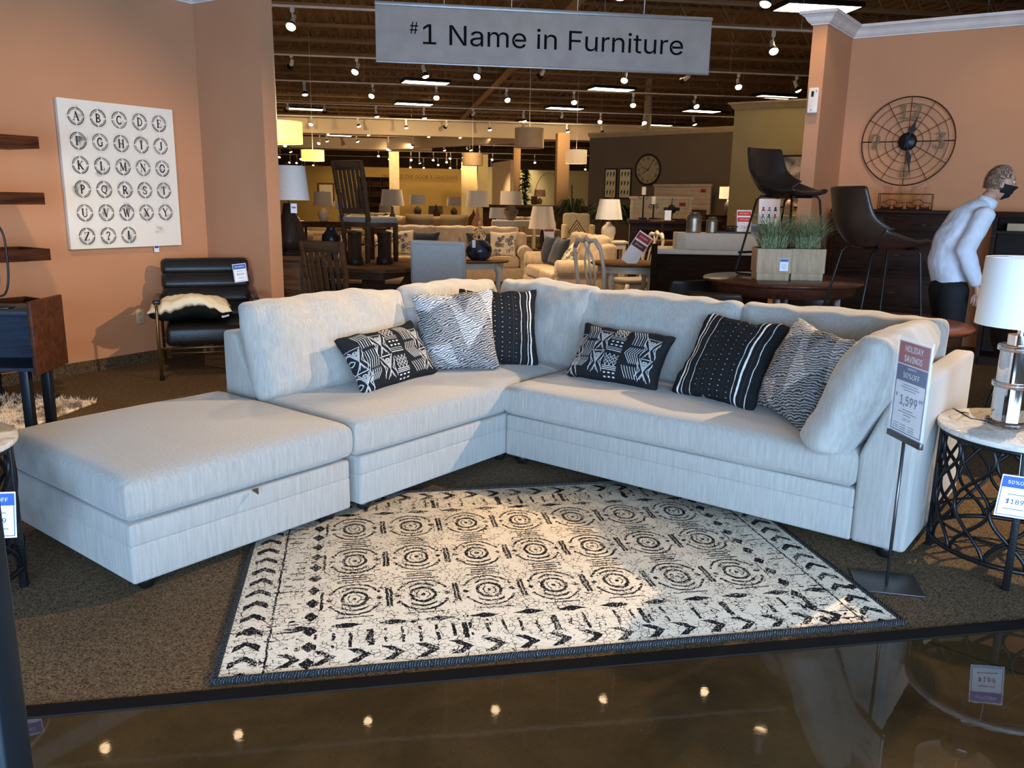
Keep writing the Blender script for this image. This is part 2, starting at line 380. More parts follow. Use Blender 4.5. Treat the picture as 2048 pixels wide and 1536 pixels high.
# ------------------------------------------------------------------ ceiling: ribbed deck, open web joists, girders (building axis 8.7 deg)
AX = R(8.7); bx_ = Vector((math.cos(AX), math.sin(AX), 0)); by_ = Vector((-math.sin(AX), math.cos(AX), 0))
def bw(x, y, z=0.): v = bx_*x+by_*y; return (v.x, v.y, z)
M_deck = plain('tan_steel_deck', (122, 96, 64), .7, 0., .12, 2.); M_joist = plain('tan_steel_joist', (146, 118, 84), .6, 0., .1)
b = MB(); vs = []; fs = []; x = -42.; k = 0
while x < 42:
    for dx, z in ((0, 5.56), (.10, 5.56), (.13, 5.50), (.27, 5.50)): vs += [(x+dx, 4., z), (x+dx, 92., z)]
    x += .30
for i in range(len(vs)//2-1): fs.append((2*i, 2*i+1, 2*i+3, 2*i+2))
b.M = Matrix.Rotation(AX, 4, 'Z'); b.add(vs, fs); b.add([(-42, 4, 5.75), (42, 4, 5.75), (42, 92, 5.75), (-42, 92, 5.75)], [(0, 1, 2, 3)]); struct(b.build('ceiling', M_deck, fix=False))
def joist():
    b = MB(); L = 19.
    for z, h in ((5.47, .05), (4.82, .05)):
        b.box((0, .035, z), (2*L, .05, .012)); b.box((0, .035, z-.02), (2*L, .008, h)); b.box((0, -.035, z), (2*L, .05, .012))
    x = -L; upz = True
    while x < L:
        z0, z1 = (5.46, 4.83) if upz else (4.83, 5.46); d = Vector((.42, 0, z1-z0)); b.tube([(x, 0, z0), (x+.42, 0, z1)], .011, 5, cap=False); x += .42; upz = not upz
    return b
j0 = struct(joist().build('ceiling_joist', M_joist, fix=False)); ys = [9.2+1.75*i for i in range(27)]
for i, y in enumerate(ys):
    o = j0 if i == 0 else dup(j0); o.location = bw(0, y); o.rotation_euler = (0, 0, AX)
gb = MB()
for z in (5.2, 4.7): gb.box((0, 40, z), (.20, 74, .03))
gb.box((0, 40, 4.95), (.014, 74, .5)); g0 = struct(gb.build('ceiling_girder', M_joist, fix=False))
for i, x in enumerate((3.2, -8.6, 15.)):
    o = g0 if i == 0 else dup(g0); o.location = bw(x, 0, 0); o.rotation_euler = (0, 0, AX)

# ------------------------------------------------------------------ partitions, headers and columns farther back
def wallseg(name, p, q, z0, z1, mat, th=.15):
    p = Vector(p); q = Vector(q); d = (q-p).normalized(); n = Vector((-d.y, d.x))*th
    b = MB(); b.prism([tuple(p), tuple(q), tuple(q+n), tuple(p+n)], z0, z1); return struct(b.build(name, mat))
ol0, ol1 = Vector((3.998, 15.94)), Vector((6.6, 14.25)); wallseg('wall_back', ol0, ol1, 0, 3.19, M_olive)
dO = (ol1-ol0).normalized(); struct(sweep([ol0+Vector((-dO.y, dO.x))*.15, ol0, ol1], CROWN, 3.16).build('trim_4', M_crown2))
br0, br1 = Vector((2.03, 23.7)), Vector((6.3, 19.85)); wallseg('wall_back', br0, br1, 0, 3.2, M_brownw)
struct(sweep([br0, br1], [(0, 0), (.02, 0), (.10, .09), (.10, .13), (0, .13)], 3.16).build('trim_5', M_crown2))
# white headers spanning the store
for nm, x0, x1, y, z0, z1 in (('wall_header', -16, 12, 30.6, 3.62, 4.2), ('wall_header', -18, 2.2, 40., 3.62, 4.12)):
    p, q = bw(x0, y), bw(x1, y); wallseg(nm, p[:2], q[:2], z0, z1, M_cream, .3)
p, q = bw(.2, 39.9), bw(6.2, 31.2); wallseg('wall_header', p[:2], q[:2], 3.62, 4.12, M_cream, .3)
# far walls
wallseg('wall_back', (-14.69, 46), (-3.07, 48.5), 0, 3.1, M_gold); wallseg('wall_back', (-2.78, 44), (-1.64, 44), 0, 3.3, M_olive)
wallseg('wall_back', (-3.01, 50), (-0.60, 50), 0, 3.3, M_sage); wallseg('wall_back', (-1.00, 37), (-0.20, 34), 0, 3.0, M_cream)
wallseg('wall_back', (0.00, 45), (6.23, 45), 0, 3.0, M_sage)
wallseg('wall_back', (-45, 66), (45, 74), 0, 5.5, M_brownw, .3); wallseg('wall_left', (-24, 6), (-30, 66), 0, 5.5, M_brownw); wallseg('wall_right', (30, 74), (26, 8), 0, 5.5, M_brownw)
wallseg('wall_left', (-11.5, 30), (-15, 46), 0, 3.1, M_brownw)
# low dark half wall behind the sofas
b = MB(); b.b2((0, 0, 0), (3.9, .2, 1.22), .01); b.b2((-.05, -.06, 1.22), (3.95, .28, 1.32), .01)
o = b.build('wall_half', wood('espresso_panel', (40, 28, 20), (70, 52, 38))); struct(o); o.location = (-1.0, 26.5, 0)
def column(x, y, w0, z1, mat, top=None):
    b = MB()
    b.box((0, 0, z1/2), (w0, w0, z1), .01)
    if top: b.cyl((0, 0, z1), w0*.36, 5.5-z1, 24)
    o = struct(b.build('wall_column', mat)); o.location = (x, y, 0); o.rotation_euler = (0, 0, AX); return o
M_col = plain('cream_column_paint', (214, 192, 150), .6)
column(4.46, 29.5, .36, 3.9, M_col, True); column(-5.10, 36, .42, 3.35, M_col); column(1.52, 28., .40, 3.6, wall_mat('brown_column_paint', (140, 112, 80))); column(0.04, 36, .30, 3.6, wall_mat('tan_column_paint', (136, 108, 74)))
column(-1.62, 42, .5, 3.6, M_olive)
# wall lettering on the far gold wall
f_ = text_mesh('EMBRACE THE GOOD & GRACIOUS', .36, .004, 'LEFT'); a0 = Vector((*(-7.35, 46.9), 2.62)); dd = (Vector((-3.07, 48.5))-Vector((-14.69, 46))).normalized()
f_.transform(Matrix.Translation(a0+Vector((dd.y, -dd.x, 0))*.02) @ Matrix.Rotation(math.atan2(dd.y, dd.x), 4, 'Z') @ Matrix.Rotation(PI/2, 4, 'X'))
tag(link('wall_lettering', f_, plain('dark_gold_lettering', (84, 66, 34), .6)), 'faint dark capital lettering along the top of the far gold wall', 'lettering')
# ------------------------------------------------------------------ rug
RO = Vector((-.925, 2.334)); RA = math.atan2(.187, .982)
def rug_mat():
    g = G('distressed_tribal_rug'); p0 = g.coord(); d = g.noise(p0, 34, 3, .6); x0, y0, z0 = g.xyz(p0)
    x = x0+(d-.5)*.020; y = y0+(g.noise(g.mapv(p0, loc=(3, 1, 0)), 34, 3, .6)-.5)*.022
    X = 1.21-(x-1.21).abs()      # mirrored about the middle, distance from left edge / right edge
    Yb = .815-(y-.815).abs()     # distance from the near / far edge
    s = None
    def acc(e): nonlocal s; s = e if s is None else s.mx(e)
    # arrow border along the two short sides
    side = (X > .035)*(X < .125); ph = (y/.098+((X-.08).abs())*9.0).fr(); acc(side*(ph < .34))
    # arrow border along the long sides
    lng = (Yb > .035)*(Yb < .125)*(X > .13); ph2 = (x/.115+((Yb-.08).abs())*9.0).fr(); acc(lng*(ph2 < .30))
    # inner broken-line band
    bandL = (X > .135)*(X < .245); bandB = (Yb > .135)*(Yb < .245)*(X > .2)
    acc(bandL*((y/.052).fr() < .17)*(g.noise(p0, 22, 2) > .5)); acc(bandB*((x/.06).fr() < .2)*(g.noise(p0, 20, 2) > .48))
    acc(bandL*((X-.15).abs() < .004)); acc(bandB*(((x/.33).fr()-.5).abs() < .03))
    # lozenge rows
    dy = ((y/.104).fr()-.5).abs()*.104; acc(((X-.285).abs()/.026+dy/.036) < 1.)
    dx = ((x/.165).fr()-.5).abs()*.165; acc(((Yb-.285).abs()/.020+dx/.060) < 1.)
    # medallion field
    inn = (X > .31)*(Yb > .33)
    cx = (((x-.44)/.258+.5).fr()-.5)*.258; cy = (((y-.482)/.345+.5).fr()-.5)*.345; ax = cx.abs(); ay = cy.abs()
    rr = ((ax/.050)**2.+(ay/.062)**2.)**.5
    acc(inn*((rr-.92).abs() < .13)); acc(inn*(rr < .17)); acc(inn*((rr-1.45).abs() < .10)*(ax < .050)); acc(inn*((rr-1.95).abs() < .09)*(ay > ax*.7)); acc(inn*((rr-.5).abs() < .05)*(ax > .012))
    acc(inn*((ax-.122).abs() < .0055)*(ay < .075)); acc(inn*(((ax-.092).abs()+(ay-.0).abs()) < .014)); acc(inn*((ay-.163).abs() < .005)*(ax < .05)); acc(inn*((ay-.142).abs() < .004)*(ax < .07))
    acc(inn*(((ax-.09).abs()*1.2+(ay-.05).abs()) < .011))
    d2 = p0
    # distress: knots missing, stray cracks
    n1 = g.noise(p0, 150, 3, .6); n2 = g.noise(p0, 9, 3, .6); keep = (n1+(n2-.5)*.35) < .60
    v = g.voro(g.mapv(p0, scale=(1, 1.2, 1)), 42, 'DISTANCE_TO_EDGE'); cr = (v < .040)*(g.noise(p0, 18, 2) > .48)
    fine = (g.noise(g.mapv(d2, scale=(1, 1.6, 1)), 80, 4, .72) > .615)
    t = (s*keep).mx(cr).mx(fine)
    c = g.mix(t, g.mix(n1, lin((198, 184, 162)), lin((224, 211, 190))), lin((27, 26, 28)))
    g.bump(n1*.5-t*.6+g.noise(p0, 420, 2)*.4, .5, .004); return g.fin(c, .95, 0., Specular_IOR_Level=.05)
def bind_mat():
    g = G('black_white_whipstitch'); p = g.coord(); f = g.wave(g.mapv(p, rot=(0, 0, .6)), 42, 6, 'X', 3); n = g.noise(p, 240, 2)
    c = g.mix((f*.6+n*.4) > .76, lin((18, 18, 20)), lin((110, 114, 120))); g.bump(f, .8, .006); return g.fin(c, .9)
rug = empty('area_rug', (RO.x, RO.y, 0), RA, 'cream and charcoal patterned area rug lying in front of the sectional sofa', 'rug')
b = MB(); RW, RD = 2.42, 1.63
b.b2((.012, .012, .001), (RW-.012, RD-.012, .012), .003); b.build('pile', rug_mat(), rug)
b = MB(); b.tube([(0, 0, .008), (RW, 0, .008), (RW, RD, .008), (0, RD, .008)], .012, 8, closed=True)
for a, c_ in (((0, 0), (RW, .016)), ((0, 0), (.016, RD)), ((RW-.016, 0), (RW, RD)), ((0, RD-.016), (RW, RD))): b.b2((a[0], a[1], .002), (c_[0], c_[1], .0145), .004)
b.build('binding', bind_mat(), rug)

# ------------------------------------------------------------------ sectional sofa
SO = Vector((-.037, 4.619, 0)); SA = R(-38)
M_sofa = fabric('pale_grey_woven_upholstery', (146, 142, 135), (168, 164, 156), bs=.2, sc=90); M_foot = plain('black_wood_foot', (20, 17, 15), .4)
def vprism(b, poly, v0, v1, bev=.02):
    """polygon in (u,z) extruded along v"""
    s = MB(); s.prism([(p[0], p[1]) for p in poly], 0, 1, 0)
    bm = bmesh.new(); vs = [bm.verts.new((x, v0, z)) for x, z in poly]; f = bm.faces.new(vs)
    ex = bmesh.ops.extrude_face_region(bm, geom=[f]); bmesh.ops.translate(bm, vec=(0, v1-v0, 0), verts=[e for e in ex['geom'] if isinstance(e, bmesh.types.BMVert)])
    bmesh.ops.recalc_face_normals(bm, faces=bm.faces); bmesh.ops.bevel(bm, geom=bm.edges[:], offset=bev, segments=3, profile=.5, affect='EDGES')
    bm.verts.index_update(); b.add([v.co.copy() for v in bm.verts], [[v.index for v in f.verts] for f in bm.faces], True); bm.free(); return b
def uprism(b, poly, u0, u1, bev=.02):
    M0 = b.M; b.M = M0 @ Matrix(((0, 1, 0, 0), (1, 0, 0, 0), (0, 0, 1, 0), (0, 0, 0, 1))); vprism(b, poly, u0, u1, bev); b.M = M0; return b
def base(b, lo, hi):
    b.b2((lo[0], lo[1], .055), (hi[0], hi[1], .208), .012, 3); b.b2((lo[0]+.001, lo[1]+.001, .203), (hi[0]-.001, hi[1]-.001, .292), .012, 3); return b
def seatc(lo, hi, z0=.292, z1=.475, bev=.045):
    b = MB(); x0, y0 = lo; x1, y1 = hi; nx, ny = 30, 30
    bm = bmesh.new(); bmesh.ops.create_cube(bm, size=1); bmesh.ops.subdivide_edges(bm, edges=bm.edges[:], cuts=15, use_grid_fill=True)
    W_, D_, H_ = x1-x0, y1-y0, z1-z0
    for v in bm.verts:
        p = Vector((v.co.x*2, v.co.y*2, v.co.z*2)); zz = max(0, abs(p.z)*H_/2-(H_/2-bev)); ins = bev-math.sqrt(max(0, bev*bev-zz*zz))
        q = Vector((p.x*(W_/2-ins), p.y*(D_/2-ins), p.z*H_/2))
        if abs(p.x) > .999 and abs(p.y) > .999: q.x -= math.copysign(.008, p.x); q.y -= math.copysign(.008, p.y)
        if p.z > .9: q.z += .016*(1-abs(p.x)**3)*(1-abs(p.y)**3)
        side = (1-p.z*p.z)*.010
        if abs(p.x) > .98: q.x += math.copysign(side, p.x)
        if abs(p.y) > .98: q.y += math.copysign(side, p.y)
        n = mnoise.noise(Vector((q.x*4+x0, q.y*4+y0, q.z*6)))*.004; q.z += n
        v.co = q+Vector(((x0+x1)/2, (y0+y1)/2, (z0+z1)/2))
    bm.verts.index_update(); b.add([v.co.copy() for v in bm.verts], [[v.index for v in f.verts] for f in bm.faces], True); bm.free(); return b
def feet(root, pts):
    for x, y in pts:
        b = MB(); b.lathe([(.026, .0), (.034, .03), (.036, .058)], 16); o = b.build('leg', M_foot, root); o.location = (x, y, 0)
def backcush(root, name, w, h, t, M, seed, label=None, wr=.008):
    me = cushion(w, h, t, .5, 30, 24, 0, 3.2, wr, seed); me.transform(M); o = link(name, me, M_sofa, root)
    sb = o.modifiers.new('s', 'SUBSURF'); sb.levels = sb.render_levels = 1
    if label: o['label'] = label
    return o
BK = [(-1.07, .055), (-1.07, .79), (-.97, .79), (-.80, .46), (-.80, .055)]
# left section (open end, carries the corner)
L = empty('sectional_sofa', SO, SA, 'left section of the pale grey sectional sofa, open end and corner, beside the ottoman', 'sofa', 'sections of the pale grey sectional sofa')
base(MB(), (-.83, -1.10), (0, 1.05)).build('base', M_sofa, L)
b = MB(); vprism(b, BK, -1.107, 1.07, .022); uprism(b, [(1.07, .055), (1.07, .79), (.97, .79), (.80, .46), (.80, .055)], -.98, -.004, .02); b.build('back_frame', M_sofa, L)
seatc((-.82, -1.125), (.0, .82)).build('seat_cushion', M_sofa, L).data.set_sharp_from_angle(angle=R(50))
feet(L, [(-.06, -1.03), (-.98, -1.03), (-.06, .95), (-.98, .97), (-.07, .04)])
yawU = R(90)      # faces +u
backcush(L, 'back_cushion', 1.06, .50, .26, lean(-.70, -.60, .465, yawU, R(15)), 1)
backcush(L, 'back_cushion', .86, .50, .26, lean(-.70, .40, .462, yawU, R(14)), 2)
backcush(L, 'back_cushion', .72, .51, .25, lean(-.27, .69, .462, 0, R(13)), 3)
# right section (with arm)
Rr = empty('sectional_sofa', SO, SA, 'long right section of the pale grey sectional sofa, sloped arm behind the price stand', 'sofa', 'sections of the pale grey sectional sofa')
base(MB(), (.006, .0), (1.945, .82)).build('base', M_sofa, Rr)
b = MB(); uprism(b, [(1.07, .055), (1.07, .79), (.97, .79), (.80, .46), (.80, .055)], .004, 2.0, .02); b.build('back_frame', M_sofa, Rr)
b = MB(); vprism(b, [(1.945, .055), (1.945, .455), (2.075, .79), (2.17, .79), (2.17, .055)], -.004, 1.07, .02); b.build('arm', M_sofa, Rr)
seatc((.006, -.025), (1.94, .82)).build('seat_cushion', M_sofa, Rr).data.set_sharp_from_angle(angle=R(50))
feet(Rr, [(.08, .07), (2.08, .07), (2.08, .98), (.1, .98), (1.0, .98)])
backcush(Rr, 'back_cushion', 1.05, .50, .25, lean(.50, .70, .462, 0, R(15)), 4)
backcush(Rr, 'back_cushion', 1.0, .50, .25, lean(1.55, .72, .462, 0, R(16)), 5)
backcush(Rr, 'arm_cushion', .86, .53, .27, lean(1.795, .29, .468, -yawU, R(25)), 6, 'plump loose cushion leaning on the arm')
# ottoman
O = empty('storage_ottoman', SO, SA, 'large square pale grey storage ottoman in front of the left sofa section', 'ottoman')
base(MB(), (-1.055, -2.215), (-.012, -1.150)).build('base', M_sofa, O); seatc((-1.065, -2.225), (-.004, -1.140), .294, .478, .05).build('lid_cushion', M_sofa, O).data.set_sharp_from_angle(angle=R(50))
feet(O, [(-.98, -2.13), (-.09, -2.13), (-.09, -1.23), (-.98, -1.23)])
b = MB(); b.add([(.004, -1.695, .300), (.004, -1.665, .300), (.028, -1.68, .284), (.004, -1.695, .294), (.004, -1.665, .294), (.026, -1.68, .278)], [(0, 1, 2), (5, 4, 3), (0, 3, 4, 1), (1, 4, 5, 2), (2, 5, 3, 0)]); b.build('pull_tab', plain('brown_leather_tab', (70, 52, 40), .6), O)

# ------------------------------------------------------------------ throw pillows
SM = Matrix.Translation(SO) @ Matrix.Rotation(SA, 4, 'Z')
def pillow(name, me, mat, M, label, cat='pillow', group=None, sub=0):
    o = link(name, me, mat); o.matrix_world = SM @ M; tag(o, label, cat, group)
    if sub: m = o.modifiers.new('s', 'SUBSURF'); m.levels = m.render_levels = sub
    return o
def mud_img():
    im = Img(600, 360, (.012, .012, .013)); w = (.62, .62, .60); W_ = 2.9
    def zig(x0, y0, x1, n, a):
        st = (x1-x0)/(2*n); im.poly([(x0+i*st, y0+(a if i % 2 else -a)) for i in range(2*n+1)], W_, w)
    for row in (0, 1):
        y0 = row*200-40
        for dy in (0, 22, 44): zig(262, y0+60+dy, 345, 3, 13)
        for dy in (0, 10, 20): im.line((258, y0+122+dy), (348, y0+122+dy), W_, w)
        for dy in (0, 24):
            for k in range(3): im.line((272+k*30, y0+160+dy), (280+k*30, y0+160+dy), 8, w)
        for dy in (0, 10, 20): im.line((258, y0+202+dy), (348, y0+202+dy), W_, w)
    def chev(cx, y0, sgn):      # stacked bent lines
        for k in range(-3, 9):
            yy = y0+k*18
            im.poly([(cx-44*sgn, yy-20), (cx-6*sgn, yy+6), (cx+6*sgn, yy+34)], W_, w); im.line((cx+14*sgn, yy+6), (cx+22*sgn, yy+26), W_, w)
    for i in range(6):
        im.poly([(60+i*15, 20), (84+i*15, 60), (84+i*15, 110)], W_, w); im.poly([(84+i*15, 130), (84+i*15, 180), (60+i*15, 230)], W_, w); im.poly([(30+i*15, 300), (70+i*14, 262), (72+i*14, 240)], W_, w)
        im.poly([(375+i*15, 20), (399+i*15, 60), (399+i*15, 120)], W_, w); im.poly([(399+i*15, 138), (375+i*15, 180), (420+i*13, 240)], W_, w); im.line((380+i*17, 262), (410+i*17, 330), W_, w)
    for cx, y0 in ((205, 100), (205, 240), (520, 110), (520, 250), (30, 140), (30, 280)):
        for k in range(3):
            s_ = 14+k*14; im.poly([(cx-s_, y0-26-k*12), (cx, y0+6+k*12), (cx+s_, y0-26-k*12)], W_, w)
            im.poly([(cx-s_, y0+74+k*12), (cx, y0+44-k*10), (cx+s_, y0+74+k*12)], W_, w) if k < 2 else None
        im.poly([(cx-10, y0-30), (cx+10, y0-30), (cx, y0-12)], W_, w, True); im.line((cx-34, y0-48), (cx+34, y0-48), W_, w)
        for s_ in (-1, 1):
            for k in range(2): im.poly([(cx+s_*(48), y0-14-k*14), (cx+s_*(20+k*14), y0+24), (cx+s_*48, y0+62+k*14)], W_, w)
    return im.a
def stripe_img(flip=False):
    im = Img(440, 440, (.010, .010, .011)); w = (.72, .70, .64)
    for x, wd in ((40, 3), (86, 9), (110, 3), (330, 3), (372, 4), (392, 8)):
        for y in range(0, 440, 7): im.line((x+2*math.sin(y*.05), y), (x+2*math.sin(y*.05), y+4), wd, w)
    for k, x in enumerate((135, 180, 222, 262, 300)):
        for y in range(8+k*5, 440, 26): im.line((x-2, y), (x+2, y), 2.2 if k in (1, 2) else 1.2, w)
    for x in (62, 158, 202, 244, 285, 350): im.line((x, 0), (x, 440), 1.6, (.035, .034, .033))
    if flip: im.a = im.a[:, ::-1]
    return im.a
def geo_img(seed=0):
    im = Img(300, 300, (.16, .16, .17)); X, Y = im.X/300, im.Y/300
    pats = [((.0, 0), (.62, 0), (.0, .35), .62), ((.35, .1), (1, .1), (.8, .6), .36), ((.0, .2), (.4, .35), (.15, .75), .10), ((.2, .3), (.55, .25), (.6, .85), .22),
            ((.45, .2), (.8, .5), (.62, .78), .55), ((.6, .75), (.85, .45), (1, 1), .14), ((.1, .7), (.4, .65), (.5, 1), .5), ((.8, 0), (1, 0), (1, .5), .66), ((.0, .75), (.15, .7), (.3, 1), .2), ((.45, .0), (.75, .0), (.6, .3), .09)]
    for a, b_, c_, v in pats:
        def sd(p, q): return (X-p[0])*(q[1]-p[1])-(Y-p[1])*(q[0]-p[0])
        s1, s2, s3 = sd(a, b_), sd(b_, c_), sd(c_, a); m = ((s1 >= 0) & (s2 >= 0) & (s3 >= 0)) | ((s1 <= 0) & (s2 <= 0) & (s3 <= 0)); im.blend(m.astype(np.float32), (v*.9, v*.88, v*.86))
    return im.a
def wiggle(g, p, col):
    f = g.wave(g.mapv(p, rot=(0, .35, 0)), 24, 9., 'Z', 4); n = g.noise(g.mapv(p, scale=(.5, 1, 1)), 230, 3); t = g.ramp(f*.5+n*.5, .44, .56)
    a = g.mix(.75, col, lin((14, 15, 18))); b_ = g.mix(.38, col, lin((205, 203, 200))); return g.mix(t, a, b_)
M_mud = attrmat('mudcloth_weave', .9); M_strp = attrmat('black_stitched_cotton', .9); M_geo = attrmat('grey_patchwork_weave', .9, .9, 120, wiggle)
mi = mud_img()
pillow('throw_pillow', cushion(.59, .34, .17, .10, 300, 180, .11, 2.6, .004, 11, colimg=mi), M_mud, lean(-.39, -.44, .484, yawU, R(33), R(-4)), 'black lumbar pillow with white line symbols leaning on the left sofa section', group='throw pillows on the sofa')
pillow('throw_pillow', cushion(.59, .34, .17, .10, 300, 180, .10, 2.6, .004, 12, colimg=mi), M_mud, lean(.47, .36, .484, 0, R(33), R(1)), 'black lumbar pillow with white line symbols lying alone on the right sofa section', group='throw pillows on the sofa')
yg = math.atan2(-.66, .75)+PI/2
pillow('throw_pillow', cushion(.49, .49, .19, .08, 190, 190, .11, 2.3, .005, 13, colimg=geo_img()), M_geo, lean(-.37, .02, .484, yg, R(17), R(-3)), 'grey patchwork pillow at the sofa corner, in front of the striped black pillow', group='throw pillows on the sofa')
pillow('throw_pillow', cushion(.50, .49, .18, .08, 260, 260, .11, 2.4, .006, 14, colimg=stripe_img()), M_strp, lean(-.31, .33, .478, yg+R(4), R(17), R(2)), 'square black pillow with stitched white stripes tucked behind the grey corner pillow', group='throw pillows on the sofa')
pillow('throw_pillow', cushion(.50, .50, .18, .08, 260, 260, .10, 2.3, .005, 15, colimg=stripe_img(True)), M_strp, lean(1.10, .33, .484, R(-8), R(34), R(2)), 'square black pillow with stitched white stripes leaning near the sofa arm', group='throw pillows on the sofa')
pillow('throw_pillow', cushion(.48, .48, .19, .08, 190, 190, .10, 2.3, .005, 16, colimg=geo_img()), M_geo, lean(1.50, .24, .484, R(-38), R(24), R(4)), 'grey patchwork pillow wedged between the striped pillow and the arm cushion', group='throw pillows on the sofa')
# ------------------------------------------------------------------ ceiling tracks and their lamps
M_bulb = glow('lit_lamp_face', (255, 216, 165), 22, False); M_bulb_off = plain('dim_lamp_face', (120, 108, 90), .3)
M_tube = glow('fluorescent_diffuser', (255, 222, 172), 14.)
ORD = ['first', 'second', 'third', 'fourth', 'fifth', 'sixth', 'seventh', 'eighth', 'ninth', 'tenth', 'eleventh', 'twelfth', 'thirteenth', 'fourteenth', 'fifteenth', 'sixteenth', 'seventeenth', 'eighteenth']
def track_light():
    r = empty('track_light', (0, 0, 0))
    MB().b2((-.03, -.018, -.035), (.03, .018, .0), .004).cyl((0, 0, -.075), .012, .045, 10).build('mount', M_white, r)
    for nm, bb, m in (('housing', MB().lathe([(.0001, .10), (.030, .10), (.036, .09), (.036, -.02), (.042, -.03), (.042, -.045)], 18), M_white),
                      ('shade', MB().lathe([(.042, -.045), (.050, -.062), (.074, -.122), (.071, -.122), (.047, -.062), (.040, -.05)], 22, cap=False), M_black),
                      ('bulb', MB().lathe([(.066, -.112), (.062, -.128), (.046, -.142), (.022, -.149), (.0001, -.151)], 20, cap=False), M_bulb)):
        bb.build(nm, m, r).location = (0, 0, -.13)
    return r
TL0 = [None, None]
def lamp_at(x, y, z, aim, lit, label, group, power=0., angle=70, col=WARM, size=.05, sc=1.):
    k = 0 if lit else 1
    if TL0[k] is None:
        o = TL0[k] = track_light()
        if not lit:
            for c in o.children:
                if c.name.startswith('bulb'): c.data.materials[0] = M_bulb_off
    else: o = dup(TL0[k])
    for c in list(o.children):
        if c.type == 'LIGHT': bpy.data.objects.remove(c)
    a = Vector(aim).normalized(); q = a.to_track_quat('-Z', 'Y').to_euler(); z = min(z, 3.87); drop = 4.07-z-.20; o.location = (x, y, 4.07)
    for c in o.children:
        if c.name.startswith('mount'): c.scale = (1, 1, 1+drop/.055)
        else: c.rotation_euler = q; c.location = (0, 0, -.13-drop); c.scale = (sc,)*3
    tag(o, label, 'track light', group)
    if power:
        s = spot('lamp_beam', Vector((x, y, z+.07))+a*.17, Vector((x, y, z+.07))+a*2, power, col, angle, .6, size)
    return o
def rail(x0, x1, y, z, label):
    o = empty('track_rail', (0, y, 0), AX, label, 'ceiling track', 'white ceiling lighting tracks')
    MB().b2((x0, -.018, z), (x1, .018, z+.028), .003).build('rail', M_white, o)
    cb = MB(); xs = np.arange(x0+1, x1, 3.1)
    for x in xs: MB().tube([(x, 0, z+.028), (x, 0, 5.53)], .0022, 5).build('suspension_cable', M_white, o)
    MB().b2((x0+1.2, -.03, z+.028), (x0+2.6, .03, z+.05), .004).build('feed_box', M_white, o)
    return o
RY = {1: 12.95, 2: 17.25, 3: 20.95, 4: 25.9, 5: 30.0, 6: 34.3, 7: 38.6, 8: 43., 9: 50.5, 10: 58.}
